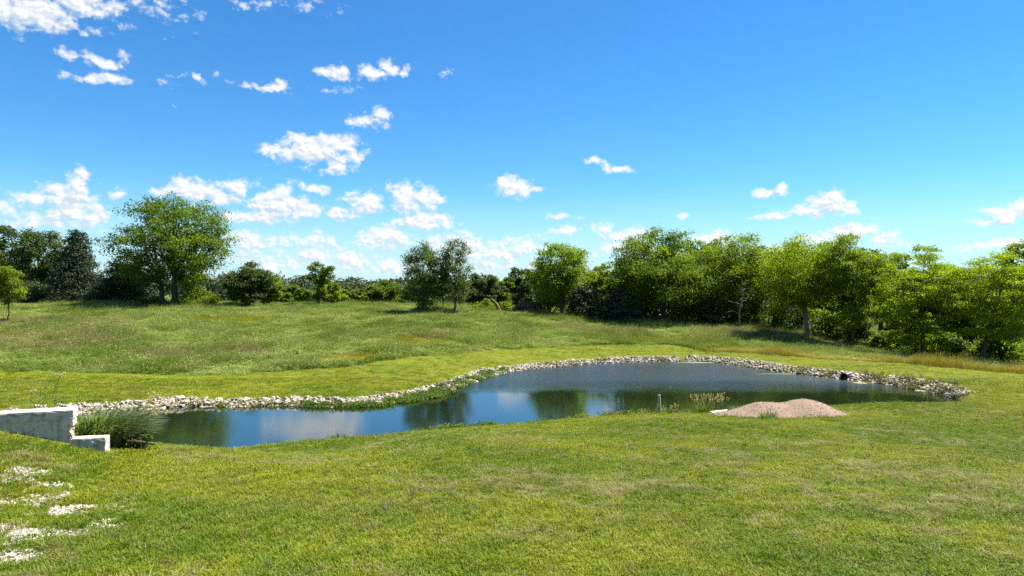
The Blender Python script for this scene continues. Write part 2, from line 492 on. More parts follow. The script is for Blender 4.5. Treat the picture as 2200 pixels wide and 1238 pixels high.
# ------------------------------------------------------------------ ground sheet
def axis(segs):
    out = [segs[0][0]]
    for (a, b, s) in segs:
        k = max(1, int(round((b - a) / s)))
        out += list(a + (b - a) * (np.arange(k) + 1) / k)
    return np.array(out)
gx = axis([(-4000, -1000, 600), (-1000, -300, 100), (-300, -120, 20), (-120, -50, 2.0), (-50, 50, 0.4), (50, 120, 2.0), (120, 300, 20), (300, 1000, 100), (1000, 4000, 600)])
gy = axis([(-600, -60, 60), (-60, 2, 4), (2, 48, 0.30), (48, 90, 0.5), (90, 130, 1.2), (130, 300, 8), (300, 1000, 50), (1000, 5000, 500)])
GX, GY = np.meshgrid(gx, gy)
GZ, GSD, GIX = ground_z(GX, GY, True)
nx, ny = len(gx), len(gy)
ii = np.arange(nx * ny).reshape(ny, nx)
quads = np.stack([ii[:-1, :-1], ii[:-1, 1:], ii[1:, 1:], ii[1:, :-1]], -1).reshape(-1, 4)
gme = mesh_np('ground', np.stack([GX, GY, GZ], -1).reshape(-1, 3), quads, True)
fx, fy = GX.ravel(), GY.ravel()
g_meadow = sstep(fy - mow_y(fx), -0.1, 0.4)
g_bare = np.maximum(patches(fx, fy, BARE, 0.6, 21), .75 * patches(fx, fy, SPARSE, .9, 25) * sstep(fbm(fx, fy, 1.6, 4, 83), .44, .62))
g_yel = patches(fx, fy, YELLOW, 0.3, 22) * g_meadow
g_tan = patches(fx, fy, TANS, 0.4, 23) * g_meadow
g_mud = 1 - sstep(GSD.ravel(), 0.1, 0.8)
add_attr(gme, 'meadow', 'FLOAT', 'POINT', g_meadow.astype(np.float32))
add_attr(gme, 'bare', 'FLOAT', 'POINT', g_bare.astype(np.float32))
add_attr(gme, 'yellow', 'FLOAT', 'POINT', g_yel.astype(np.float32))
add_attr(gme, 'dry', 'FLOAT', 'POINT', g_tan.astype(np.float32))
add_attr(gme, 'mud', 'FLOAT', 'POINT', g_mud.astype(np.float32))

m, nt, b, out = principled('ground_turf')
t = N(nt, 'ShaderNodeTexCoord')
def attr(name): return N(nt, 'ShaderNodeAttribute', attribute_name=name).outputs['Fac']
big = noise(nt, t.outputs['Object'], 0.16, 5, 0.6)
med = noise(nt, t.outputs['Object'], 1.3, 6, 0.65)
fine = noise(nt, t.outputs['Object'], 9.0, 7, 0.75)
streak_map = N(nt, 'ShaderNodeMapping'); nt.links.new(t.outputs['Object'], streak_map.inputs['Vector'])
streak_map.inputs['Scale'].default_value = (0.16, 1.5, 1); streak_map.inputs['Rotation'].default_value = (0, 0, R(-4))
streak = noise(nt, streak_map.outputs[0], 1.6, 6, 0.65)
lawn = mixc(nt, smooth(nt, big.outputs[0], 0.35, 0.65), (0.075, 0.105, 0.006), (0.110, 0.130, 0.007))
lawn = mixc(nt, smooth(nt, med.outputs[0], 0.45, 0.75), lawn, (0.125, 0.125, 0.025))
lawn = mixc(nt, smooth(nt, streak.outputs[0], 0.55, 0.70, 0, 0.6), lawn, (0.045, 0.062, 0.010))
mead = mixc(nt, smooth(nt, med.outputs[0], 0.35, 0.65), (0.065, 0.105, 0.014), (0.095, 0.120, 0.020))
mead = mixc(nt, attr('dry'), mead, (0.13, 0.105, 0.05))
mead = mixc(nt, attr('yellow'), mead, (0.14, 0.14, 0.012))
col = mixc(nt, attr('meadow'), lawn, mead)
col = mixc(nt, math_n(nt, 'MULTIPLY', smooth(nt, fine.outputs[0], 0.45, 0.7), 0.5), col, mixc(nt, 1.0, col, (0.45, 0.45, 0.5, 1), 'MULTIPLY'))
barefac = math_n(nt, 'MULTIPLY', attr('bare'), smooth(nt, med.outputs[0], 0.40, 0.56))
col = mixc(nt, barefac, col, mixc(nt, fine.outputs[0], (0.20, 0.175, 0.14), (0.40, 0.365, 0.32)))
col = mixc(nt, attr('mud'), col, (0.075, 0.060, 0.035))
nt.links.new(col, b.inputs['Base Color'])
b.inputs['Roughness'].default_value = 0.95
b.inputs['Specular IOR Level'].default_value = 0.1
bp = N(nt, 'ShaderNodeBump'); bp.inputs['Strength'].default_value = 0.8; bp.inputs['Distance'].default_value = 0.06
nt.links.new(fine.outputs[0], bp.inputs['Height']); nt.links.new(bp.outputs[0], b.inputs['Normal'])
M['ground'] = m
tag(link('ground', gme, None, m), 'rolling ground of mown lawn round the pond and rough meadow beyond', kind='structure')

# ------------------------------------------------------------------ pond water
ctr = POND.mean(0)
nxt = np.roll(POND, -1, 0); prv = np.roll(POND, 1, 0)
tg = nxt - prv; nrm = np.stack([tg[:, 1], -tg[:, 0]], -1); nrm /= np.linalg.norm(nrm, axis=1)[:, None]
sgn, _ = pond_sd(*(POND + nrm * 0.05).T)
if (sgn > 0).mean() < 0.5: nrm = -nrm
ring = POND + nrm * 0.7
bm = bmesh.new()
vsb = [bm.verts.new((p[0], p[1], 0.0)) for p in ring]
es = [bm.edges.new((vsb[i], vsb[(i + 1) % len(vsb)])) for i in range(len(vsb))]
bmesh.ops.triangle_fill(bm, use_beauty=True, use_dissolve=False, edges=es, normal=(0, 0, 1))
wme = bpy.data.meshes.new('pond_water'); bm.to_mesh(wme); bm.free()
m, nt, b, out = principled('pond_water')
t = N(nt, 'ShaderNodeTexCoord')
b.inputs['Base Color'].default_value = (0.007, 0.013, 0.005, 1)
pass
b.inputs['IOR'].default_value = 2.1
mp = N(nt, 'ShaderNodeMapping'); nt.links.new(t.outputs['Object'], mp.inputs['Vector'])
mp.inputs['Scale'].default_value = (0.75, 1.0, 1)
rip = noise(nt, mp.outputs[0], 9.0, 3, 0.55)
rip2 = noise(nt, mp.outputs[0], 0.7, 2, 0.5)
sp = N(nt, 'ShaderNodeSeparateXYZ'); nt.links.new(t.outputs['Object'], sp.inputs[0])
gust = noise(nt, t.outputs['Object'], 0.09, 2, 0.5)
yy = math_n(nt, 'MULTIPLY_ADD', gust.outputs[0], 7.0, sp.outputs[1])
wind = smooth(nt, yy, 51.0, 60.0)                    # the breeze only reaches the open far water
amp = math_n(nt, 'MULTIPLY_ADD', wind, 0.052, 0.0016)
nt.links.new(math_n(nt, 'MULTIPLY_ADD', wind, 0.26, 0.015), b.inputs['Roughness'])
h = math_n(nt, 'MULTIPLY_ADD', rip2.outputs[0], 0.7, rip.outputs[0])
bp = N(nt, 'ShaderNodeBump'); bp.inputs['Strength'].default_value = 1.0
nt.links.new(amp, bp.inputs['Distance']); nt.links.new(h, bp.inputs['Height']); nt.links.new(bp.outputs[0], b.inputs['Normal'])
M['water'] = m
tag(link('pond_water', wme, None, m), 'dark pond water mirroring trees and sky', kind='structure')

# ------------------------------------------------------------------ riprap stones along the far shore
def stone_mesh(name, r, flat=0.7):
    n = 14
    v = r.normal(size=(n, 3)); v /= np.linalg.norm(v, axis=1)[:, None]
    v *= (0.40 + 0.14 * r.random((n, 1))) * np.array([1.25, 0.95, flat])
    bm = bmesh.new()
    vv = [bm.verts.new(p) for p in v]
    bmesh.ops.convex_hull(bm, input=vv)
    bmesh.ops.delete(bm, geom=[q for q in bm.verts if not q.link_faces], context='VERTS')
    bmesh.ops.triangulate(bm, faces=bm.faces)
    me = bpy.data.meshes.new(name); bm.to_mesh(me); bm.free()
    return me
def stone_material(name, attrname):
    m, nt, b, out = principled(name)
    t = N(nt, 'ShaderNodeTexCoord')
    if attrname: f = N(nt, 'ShaderNodeAttribute', attribute_name='tint').outputs['Fac']
    else: f = N(nt, 'ShaderNodeObjectInfo').outputs['Random']
    rp = N(nt, 'ShaderNodeValToRGB')
    els = rp.color_ramp.elements
    els[0].position = 0; els[0].color = (0.13, 0.11, 0.085, 1)
    els[1].position = 1; els[1].color = (0.42, 0.38, 0.31, 1)
    for pos, c in ((0.18, (0.19, 0.155, 0.11, 1)), (0.4, (0.30, 0.255, 0.20, 1)), (0.62, (0.36, 0.30, 0.245, 1)), (0.8, (0.35, 0.31, 0.26, 1))):
        e = els.new(pos); e.color = c
    nt.links.new(f, rp.inputs[0])
    n = noise(nt, t.outputs['Object'], 3.0, 6, 0.7)
    nt.links.new(mixc(nt, smooth(nt, n.outputs[0], 0.35, 0.75, 0, 0.5), rp.outputs[0], (0.28, 0.23, 0.17)), b.inputs['Base Color'])
    b.inputs['Roughness'].default_value = 0.9
    return m
M['stone'] = stone_material('riprap_stone', False)
M['stone_mass'] = stone_material('riprap_stone_mass', True)
srng = np.random.default_rng(11)
STONES = [stone_mesh('riprap_stone', srng, f) for f in (0.6, 0.7, 0.8, 0.65, 0.75, 0.9, 0.55, 0.7, 0.8, 0.7)]
for s in STONES: s.materials.append(M['stone'])

def shore_band(px0, px1):
    pxs = np.array([p[0] for p in FAR_SHORE])
    i0 = int(np.interp(px0, pxs, np.arange(len(pxs))) * 4); i1 = int(np.interp(px1, pxs, np.arange(len(pxs))) * 4)
    return i0, i1
def embankment(label, px0, px1, width, dens):
    i0, i1 = shore_band(px0, px1)
    root_xy = POND[(i0 + i1) // 2] + nrm[(i0 + i1) // 2] * 1.0
    root = empty('stone_embankment', (root_xy[0], root_xy[1], 0.2))
    tag(root, label, 'stone bank', kind='thing')
    P = []
    for i in range(i0, i1):
        a, b = POND[i], POND[i + 1]
        L = np.linalg.norm(b - a)
        w = width * (0.8 + 0.45 * vnoise(np.array([i * 0.23]), np.array([0.5]), 9)[0])
        k = srng.poisson(L * (w + 0.3) * dens)
        t = srng.random(k); s = -0.3 + (w + 0.3) * srng.random(k) ** 0.9
        q = a + (b - a) * t[:, None] + nrm[i] * s[:, None]
        P.append(np.concatenate([q, s[:, None]], 1))
    P = np.concatenate(P)
    z = np.maximum(ground_z(P[:, 0], P[:, 1]), -0.12)
    size = np.clip(srng.lognormal(math.log(0.155), 0.42, len(P)), 0.07, 0.42)
    loc = np.stack([P[:, 0], P[:, 1], z + size * 0.16 + srng.random(len(P)) * 0.05], 1)
    rot = srng.random((len(P), 3)) * np.array([0.7, 0.7, 6.28]) - np.array([.35, .35, 0])
    app = size / loc[:, 1]
    order = np.argsort(-app)
    rl = np.array(root.location)
    for k in order[:300]:
        o = bpy.data.objects.new('stone', STONES[k % len(STONES)])
        COL.objects.link(o); o.parent = root
        o.location = loc[k] - rl; o.rotation_euler = rot[k]; o.scale = (size[k],) * 3
    V, Fc, T = [], [], []; off = 0
    base = [(np.array([v.co[:] for v in s.vertices]), np.array([p.vertices[:] for p in s.polygons])) for s in STONES]
    for k in order[300:]:
        v, f = base[k % len(base)]
        a, c_, g = rot[k]
        ca, sa, cc, s_c, cg, sg = math.cos(a), math.sin(a), math.cos(c_), math.sin(c_), math.cos(g), math.sin(g)
        Rm = np.array([[cg, -sg, 0], [sg, cg, 0], [0, 0, 1]]) @ np.array([[cc, 0, s_c], [0, 1, 0], [-s_c, 0, cc]]) @ np.array([[1, 0, 0], [0, ca, -sa], [0, sa, ca]])
        V.append(v @ Rm.T * size[k] + loc[k] - rl); Fc.append(f + off); off += len(v)
        T.append(np.full(len(f), srng.random()))
    me = mesh_np('stones', np.concatenate(V), np.concatenate(Fc))
    add_attr(me, 'tint', 'FLOAT', 'FACE', np.concatenate(T).astype(np.float32))
    o = link('small_stones', me, root, M['stone_mass']); o['kind'] = 'stuff'
    return root

embankment('long curving band of pale riprap stones between the pond and the far mown strip', 62, 1472, 1.15, 66)

embankment('straight weedy band of grey riprap stones holding the black drain pipe', 1486, 2052, 1.65, 50)

# ------------------------------------------------------------------ grass tufts (geometry-node scatter over python-made points)
def tuft_mesh(name, r, n, h, w, spread, lean, curl, wind=0.0, seed_heads=0.0, hvar=0.35):
    V, Q, T, B = [], [], [], []
    for k in range(n):
        a = r.random() * 6.283; d = spread * math.sqrt(r.random())
        base = np.array([math.cos(a) * d, math.sin(a) * d, -0.02 * h])
        hh = h * (1 - hvar + 2 * hvar * r.random())
        la = r.random() * 6.283
        dirv = np.array([math.cos(la), math.sin(la), 0]) * lean * r.random() + np.array([math.cos(a), math.sin(a), 0]) * lean * 0.4 + np.array([wind, 0, 0])
        s = np.array([-math.sin(la), math.cos(la), 0]) * w * (0.7 + 0.6 * r.random()) * 0.5
        p0_ = base; p1_ = base + np.array([0, 0, hh * 0.55]) + dirv * hh * 0.35
        p2_ = base + np.array([0, 0, hh * (1 - curl * r.random())]) + dirv * hh * 1.05
        o = len(V)
        sh = r.random() < seed_heads
        ws = 1.0 if not sh else 0.45
        V += [p0_ - s * ws, p0_ + s * ws, p1_ + s * .8 * ws, p1_ - s * .8 * ws, p2_]
        Q.append((o, o + 1, o + 2, o + 3)); T.append((o + 3, o + 2, o + 4))
        bv = r.random()
        B += [bv * 0.3, bv * .3, bv * .7, bv * .7, bv]
        if sh:                                        # a fat seed head on a thin stalk
            o = len(V); s2 = s * 1.6; e = p2_ + dirv * hh * 0.2 + np.array([0, 0, hh * 0.16]); mid = (p2_ + e) / 2
            V += [p2_, mid + s2, e, mid - s2]; Q.append((o, o + 1, o + 2, o + 3)); B += [1.6] * 4
    me = mesh_np(name, np.array(V), [np.array(Q), np.array(T)])
    add_attr(me, 'blade', 'FLOAT', 'POINT', np.array(B, dtype=np.float32))
    me.materials.append(M['blade'])
    return me

def leafy_mesh(name, r, n, h, spread, leaf):
    """low broad-leaved weed: small leaf faces on no visible stem"""
    c = r.normal(size=(n, 3)) * np.array([spread, spread, h * 0.35]); c[:, 2] = np.abs(c[:, 2]) + h * 0.25
    V, Q = leaf_quads(r, c, leaf, np.array([0, 0, 1.0]) + r.normal(size=(n, 3)) * 0.6)
    me = mesh_np(name, V, Q)
    add_attr(me, 'blade', 'FLOAT', 'POINT', np.repeat(r.random(n), 4).astype(np.float32))
    me.materials.append(M['blade'])
    return me

def leaf_quads(r, c, size, nrm_, aspect=0.62):
    """rhombic leaves with a slight fold; c (n,3) centres, nrm_ (n,3) normals"""
    n = len(c)
    nn_ = nrm_ / (np.linalg.norm(nrm_, axis=1)[:, None] + 1e-9)
    t1 = np.cross(nn_, r.normal(size=(n, 3))); t1 /= (np.linalg.norm(t1, axis=1)[:, None] + 1e-9)
    t2 = np.cross(nn_, t1)
    s = (size * (0.65 + 0.7 * r.random(n)))[:, None] if np.isscalar(size) else (size * (0.65 + 0.7 * r.random(n)))[:, None]
    fold = nn_ * s * 0.18
    V = np.stack([c - t1 * s * .5, c + t2 * s * .5 * aspect + fold, c + t1 * s * .5, c - t2 * s * .5 * aspect + fold], 1).reshape(-1, 3)
    return V, np.arange(4 * n).reshape(-1, 4)

def variants(meshes, name):
    c = bpy.data.collections.new(name)
    for i, me in enumerate(meshes):
        c.objects.link(bpy.data.objects.new('%s_%02d' % (name, i), me))
    return c

def scatter(name, P, rot, scl, idx, tint, coll):
    me = bpy.data.meshes.new(name)
    me.vertices.add(len(P)); me.vertices.foreach_set('co', np.asarray(P, dtype=np.float32).ravel())
    add_attr(me, 'rot', 'FLOAT_VECTOR', 'POINT', np.asarray(rot, dtype=np.float32))
    add_attr(me, 'scl', 'FLOAT_VECTOR', 'POINT', np.asarray(scl, dtype=np.float32))
    add_attr(me, 'idx', 'INT', 'POINT', np.asarray(idx, dtype=np.int32))
    t4 = np.concatenate([np.asarray(tint, dtype=np.float32), np.ones((len(P), 1), dtype=np.float32)], 1)
    add_attr(me, 'tint', 'FLOAT_COLOR', 'POINT', t4)
    o = link(name, me)
    ng = bpy.data.node_groups.new(name + '_scatter', 'GeometryNodeTree')
    ng.interface.new_socket('Geometry', in_out='INPUT', socket_type='NodeSocketGeometry')
    ng.interface.new_socket('Geometry', in_out='OUTPUT', socket_type='NodeSocketGeometry')
    gi = ng.nodes.new('NodeGroupInput'); go = ng.nodes.new('NodeGroupOutput')
    iop = ng.nodes.new('GeometryNodeInstanceOnPoints')
    ci = ng.nodes.new('GeometryNodeCollectionInfo'); ci.inputs['Collection'].default_value = coll
    ci.inputs['Separate Children'].default_value = True; ci.inputs['Reset Children'].default_value = True
    def na(nm, ty):
        n_ = ng.nodes.new('GeometryNodeInputNamedAttribute'); n_.data_type = ty; n_.inputs['Name'].default_value = nm
        return n_.outputs['Attribute']
    ng.links.new(gi.outputs[0], iop.inputs['Points'])
    ng.links.new(ci.outputs[0], iop.inputs['Instance'])
    iop.inputs['Pick Instance'].default_value = True
    ng.links.new(na('idx', 'INT'), iop.inputs['Instance Index'])
    ng.links.new(na('rot', 'FLOAT_VECTOR'), iop.inputs['Rotation'])
    ng.links.new(na('scl', 'FLOAT_VECTOR'), iop.inputs['Scale'])
    ng.links.new(iop.outputs[0], go.inputs[0])
    md = o.modifiers.new('scatter', 'NODES'); md.node_group = ng
    return o

def lerp3(a, b, t): return np.asarray(a)[None, :] * (1 - t[:, None]) + np.asarray(b)[None, :] * t[:, None]

tr = np.random.default_rng(3)
# --- short lawn
LAWN = variants([tuft_mesh('lawn', tr, 26, 0.075, 0.010, 0.080, 0.9, 0.5) for _ in range(5)] +
                [tuft_mesh('lawn', tr, 30, 0.052, 0.016, 0.16, 1.1, 0.5) for _ in range(4)] +
                [leafy_mesh('lawn', tr, 34, 0.05, 0.055, 0.034) for _ in range(3)] +
                [tuft_mesh('lawn', tr, 34, 0.13, 0.009, 0.06, 0.8, 0.6) for _ in range(2)], 'lawn_tuft')
def fan_points(n, d0, d1, half, r, power=1.0):
    """points over the ground, denser close by: uniform in log distance"""
    D = d0 * (d1 / d0) ** r.random(n)
    X = (r.random(n) * 2 - 1) * (half * D + 4.0)
    return X, D
X, Y = fan_points(135000, 6.5, 52, 0.80, tr)
Z, SDv, _ = ground_z(X, Y, True)
bare = patches(X, Y, BARE, 0.6, 21)
keep = (SDv > 0.12) & (Y < mow_y(X)) & (tr.random(len(X)) > bare * .9 * sstep(fbm(X, Y, 2.4, 4, 81), .36, .56))
inwall = (X < -11.0) & (Y > 18.45 + (X + 12.2) * 0.3) & (Y < 21)
keep &= ~inwall
keep &= tr.random(len(X)) > .8 * patches(X, Y, SPARSE, .9, 25) * sstep(fbm(X, Y, 1.6, 4, 83), .44, .62)
X, Y, Z, SDv = X[keep], Y[keep], Z[keep], SDv[keep]
def lawn_tint(X, Y, r):
    b_ = fbm(X, Y, 0.16, 4, 31); c_ = fbm(X, Y, 0.9, 4, 32); e_ = fbm(X, Y, 0.5, 3, 33)
    T = lerp3((0.105, 0.160, 0.008), (0.195, 0.230, 0.012), sstep(b_ * .6 + c_ * .4, 0.36, 0.64))
    T = T * (1 - (sstep(e_, 0.55, 0.75) * 0.25)[:, None]) + np.array([0.20, 0.195, 0.05]) * (sstep(e_, 0.55, 0.75) * 0.25)[:, None]
    dry = (r.random(len(X)) < 0.06)
    T[dry] = np.array([0.20, 0.17, 0.075])
    return T * (0.84 + 0.32 * r.random(len(X)))[:, None]
T = lawn_tint(X, Y, tr)
far = Y > 17
idx = np.where(far, 5 + tr.integers(0, 4, len(X)), tr.integers(0, 5, len(X)))
odd = tr.random(len(X)) + .10 * (fbm(X, Y, 0.8, 3, 44) - .5)
idx = np.where((odd < .05) & (Y < 26), 9 + tr.integers(0, 3, len(X)), idx)
tall = (odd > .975) & (Y < 30)
idx = np.where(tall, 12 + tr.integers(0, 2, len(X)), idx)
T[idx >= 9] *= np.array([.72, .86, 1.2])
sc1 = (0.75 + 0.6 * tr.random(len(X))) * np.where(Y > 30, 1.25, 1.0)
lump = 0.6 + 0.9 * fbm(X, Y, 1.8, 3, 41) ** 1.3
scl = np.stack([sc1, sc1, sc1 * lump], 1)
rot = np.stack([tr.normal(size=len(X)) * .12, tr.normal(size=len(X)) * .12, tr.random(len(X)) * 6.283], 1)
o = scatter('lawn_grass', np.stack([X, Y, Z], 1), rot, scl, idx, T, LAWN)
tag(o, 'short mown lawn grass sloping down to the pond', 'grass', kind='stuff')

# --- far mown strip
n = 56000
X = (tr.random(n) * 2 - 1) * 82; Y = 40 + 46 * tr.random(n)
Z, SDv, SI = ground_z(X, Y, True)
keep = (SDv > 1.7) & (Y < mow_y(X)) & (Y > np.interp(X, [-60, -30, 0, 35, 60], [38, 38, 45, 45, 45])) & (np.abs(X) < 0.8 * Y + 20)
X, Y, Z = X[keep], Y[keep], Z[keep]
T = lawn_tint(X, Y, tr) * 1.10 + np.array([0.055, 0.045, 0.0])
st = fbm(X * 0.12 + Y * 0.02, Y * 1.3, 1.0, 3, 51)
T = T * (1 - 0.40 * sstep(st, 0.52, 0.7))[:, None] * (1 + .10 * np.sin(SDv[keep] * 3.6 + 1.2 * st))[:, None]
sc1 = 1.3 + 0.8 * tr.random(len(X))
o = scatter('mown_strip_grass', np.stack([X, Y, Z], 1), np.stack([tr.normal(size=len(X)) * .1, tr.normal(size=len(X)) * .1, tr.random(len(X)) * 6.283], 1),
            np.stack([sc1 * 1.3, sc1, sc1 * 0.6], 1), 5 + tr.integers(0, 4, len(X)), T, LAWN)
tag(o, 'mown grass strip between the riprap and the tall meadow', 'grass', kind='stuff')

# --- grass clippings drying on the lawn
CLIP = variants([tuft_mesh('clippings', tr, 40, 0.05, 0.007, 0.12, 2.6, 0.8) for _ in range(4)], 'clipping_heap')
X, Y = fan_points(95000, 6.5, 40, 0.8, tr)
mask = fbm(X, Y * 1.6, 0.35, 3, 61) * 0.38 + fbm(X, Y * 1.2, 3.6, 3, 62) * 0.62
Z, SDv, _ = ground_z(X, Y, True)
keep = (mask > 0.646) & (patches(X, Y, SPARSE, .9, 25) < .2) & (SDv > 1.5) & (patches(X, Y, BARE, 0.6, 21) < .3) & ~((X < -10.5) & (Y > 17.5))
X, Y, Z = X[keep], Y[keep], Z[keep]
T = lerp3((0.13, 0.125, 0.040), (0.25, 0.235, 0.090), tr.random(len(X)))
sc1 = 0.7 + 0.7 * tr.random(len(X))
o = scatter('grass_clippings', np.stack([X, Y, Z + 0.035], 1), np.stack([tr.normal(size=len(X)) * .15, tr.normal(size=len(X)) * .15, tr.random(len(X)) * 6.283], 1),
            np.stack([sc1 * 1.2, sc1 * .9, sc1 * 1.1], 1), tr.integers(0, 4, len(X)), T, CLIP)
tag(o, 'grey brown heaps of dried clippings scattered over the lawn', 'grass clippings', kind='stuff')

# --- meadow
MEAD = variants([tuft_mesh('meadow', tr, 30, 0.42, 0.020, 0.30, 0.45, 0.35, 0.18) for _ in range(4)] +
                [tuft_mesh('meadow', tr, 26, 0.55, 0.016, 0.28, 0.40, 0.35, 0.30, 0.55) for _ in range(4)] +
                [leafy_mesh('meadow', tr, 60, 0.34, 0.22, 0.11) for _ in range(4)], 'meadow_tuft')
n = 185000
X = (tr.random(n) * 2 - 1) * 130; Y = 48 + 72 * tr.random(n) ** 0.9
Z, SDv, _ = ground_z(X, Y, True)
my = mow_y(X)
keep = (Y > my) & (np.abs(X) < 0.78 * Y + 26) & (Z > -2.5)
X, Y, Z, my = X[keep], Y[keep], Z[keep], my[keep]
yel = patches(X, Y, YELLOW, .3, 22); tan = patches(X, Y, TANS, .4, 23)
strip = sstep(X, 20, 26) * (1 - sstep(Y - my, 3.0, 5.0))           # the orange-gold strip along the dam
b_ = fbm(X, Y, 0.12, 4, 71); c_ = fbm(X, Y * 1.6, 0.5, 4, 72); e_ = fbm(X, Y * 1.5, 0.35, 3, 73)
T = lerp3((0.108, 0.168, 0.022), (0.215, 0.270, 0.070), sstep(b_ * .4 + c_ * .6, 0.34, 0.66))
tanf = np.clip(tan * sstep(c_ + .12 * tr.random(len(X)), 0.34, 0.62) * 0.55 + sstep(e_, 0.58, 0.72) * 0.28, 0, 0.8)
T = T * (1 - tanf)[:, None] + np.array([0.22, 0.185, 0.105]) * tanf[:, None]
T = T * (1 - yel * .9)[:, None] + np.array([0.20, 0.195, 0.010]) * (yel * .9)[:, None]
T = T * (1 - strip * .85)[:, None] + np.array([0.27, 0.215, 0.030]) * (strip * .85)[:, None]
T *= (0.85 + 0.3 * tr.random(len(X)))[:, None]
kind = tr.random(len(X))
idx = np.where(kind < 0.45, tr.integers(0, 4, len(X)), np.where((kind < 0.62 + 0.3 * tanf), 4 + tr.integers(0, 4, len(X)), 8 + tr.integers(0, 4, len(X))))
idx = np.where(strip > .5, 4 + tr.integers(0, 4, len(X)), idx)
edge = 0.85 + 0.15 * sstep(Y - my, 0, 1.2)
lump = (0.42 + 1.05 * sstep(fbm(X, Y, 0.25, 4, 75), .3, .7)) * edge * (1 - .45 * yel)
sc1 = (0.8 + 0.5 * tr.random(len(X)))
idx = np.where((yel > .5) & (idx >= 8), idx - 8, idx)
o = scatter('meadow_grass', np.stack([X, Y, Z], 1), np.stack([tr.normal(size=len(X)) * .1, tr.normal(size=len(X)) * .1 + .05, (tr.random(len(X)) - .5) * 1.2], 1),
            np.stack([sc1, sc1, sc1 * lump], 1), idx, T, MEAD)
tag(o, 'tall unmown meadow grass with tan seed heads and weeds', 'meadow grass', kind='stuff')

# --- gravel in the bare patches
GRAV = variants([stone_mesh('gravel', tr, 0.6) for _ in range(5)], 'gravel_chip')
def gravel_material():
    m, nt, b, out = principled('white_gravel')
    a = N(nt, 'ShaderNodeAttribute', attribute_name='tint', attribute_type='INSTANCER')
    nt.links.new(a.outputs['Color'], b.inputs['Base Color']); b.inputs['Roughness'].default_value = 0.9
    return m
M['gravel'] = gravel_material()
for ob in GRAV.objects: ob.data.materials.append(M['gravel'])
n = 120000
X = -14.5 + 9.5 * tr.random(n); Y = 7 + 10 * tr.random(n)
bare = patches(X, Y, BARE, 0.6, 21)
spa = patches(X, Y, SPARSE, 0.9, 25) * sstep(fbm(X, Y, 1.6, 4, 83), .46, .62)
keep = (tr.random(n) < spa * .45) | (tr.random(n) < .05 * patches(X, Y, SPARSE, .9, 26)) | (bare * sstep(fbm(X, Y, 2.4, 4, 81), .38, .62) > 0.25 + 0.7 * tr.random(n)) | ((patches(X, Y, BARE, 0.9, 24) > .3) & (tr.random(n) < .02))
X, Y = X[keep], Y[keep]; Z = ground_z(X, Y)
s = 0.025 + 0.06 * tr.random(len(X)) ** 2
T = lerp3((0.17, 0.145, 0.10), (0.42, 0.385, 0.33), tr.random(len(X)))
o = scatter('white_gravel', np.stack([X, Y, Z + s * .15], 1), tr.random((len(X), 3)) * np.array([.5, .5, 6.28]), np.stack([s, s, s * .8], 1), tr.integers(0, 5, len(X)), T, GRAV)
tag(o, 'white crushed gravel showing through thin lawn below the stone wall', 'gravel', kind='stuff')

# --- leafy plants at the water's edge
SHORE = variants([leafy_mesh('shore', tr, 70, 0.30, 0.22, 0.13) for _ in range(4)] + [tuft_mesh('shore', tr, 22, 0.38, 0.018, 0.14, 0.6, 0.4) for _ in range(3)], 'shore_plant')
pl, sc_, tn, ix = [], [], [], []
def shore_run(px0, px1, dens, s0, s1, size, colour, near=False, grassy=0.15):
    L = NEAR_SHORE if near else FAR_SHORE
    off = (len(FAR_SHORE)) * 4 if near else 0
    pxs = np.array([p[0] for p in L], dtype=float); k = np.arange(len(L)) * 4.0
    if near: pxs = pxs[::-1]; k = k[::-1]
    i0, i1 = sorted((int(np.interp(px0, pxs, k)), int(np.interp(px1, pxs, k))))
    for i in range(off + i0, off + i1):
        a, b_ = POND[i % len(POND)], POND[(i + 1) % len(POND)]
        m_ = tr.poisson(np.linalg.norm(b_ - a) * dens)
        q = a + (b_ - a) * tr.random((m_, 1)) + nrm[i % len(POND)] * (s0 + (s1 - s0) * tr.random((m_, 1)))
        z = np.maximum(ground_z(q[:, 0], q[:, 1]), -0.06)
        pl.append(np.concatenate([q, z[:, None]], 1)); sc_.append(size * (0.6 + 0.8 * tr.random(m_)))
        tn.append(np.array(colour) * (0.6 + 0.8 * tr.random((m_, 1)))); ix.append(np.where(tr.random(m_) < grassy, 4 + tr.integers(0, 3, m_), tr.integers(0, 4, m_)))
G1 = (0.070, 0.125, 0.012); G2 = (0.11, 0.14, 0.02); G3 = (0.085, 0.10, 0.035)
shore_run(480, 640, 6, -0.3, 0.5, 0.6, G2); shore_run(640, 800, 11, -0.6, 0.4, .75, G1); shore_run(800, 950, 14, -0.9, 0.4, .9, G1)
shore_run(950, 1100, 3.5, -0.3, 0.7, 1.0, G1); shore_run(300, 480, 3, -0.2, 0.5, 0.7, G2, grassy=.5); shore_run(1100, 1450, 1.5, -.1, .9, 0.8, G2)
shore_run(1560, 1830, 3.0, -.2, 1.4, .9, G2, grassy=.4); shore_run(1830, 2055, 7, -.4, 2.2, 1.1, G3, grassy=.5)
shore_run(880, 1060, 6, -.5, .3, .8, G1, True); shore_run(1060, 1240, 2.5, -.2, .4, .5, G1, True); shore_run(1240, 1500, 5, -.4, .4, .8, G2, True, .35); shore_run(350, 880, 2.6, -.3, .4, .55, G3, True, .85)
shore_run(1840, 2060, 2.5, -.3, .3, .6, G3, True, .8)
P = np.concatenate(pl); S = np.concatenate(sc_)
o = scatter('shore_plants', P, np.stack([np.zeros(len(P)), np.zeros(len(P)), tr.random(len(P)) * 6.28], 1), np.stack([S, S, S], 1), np.concatenate(ix), np.concatenate(tn), SHORE)
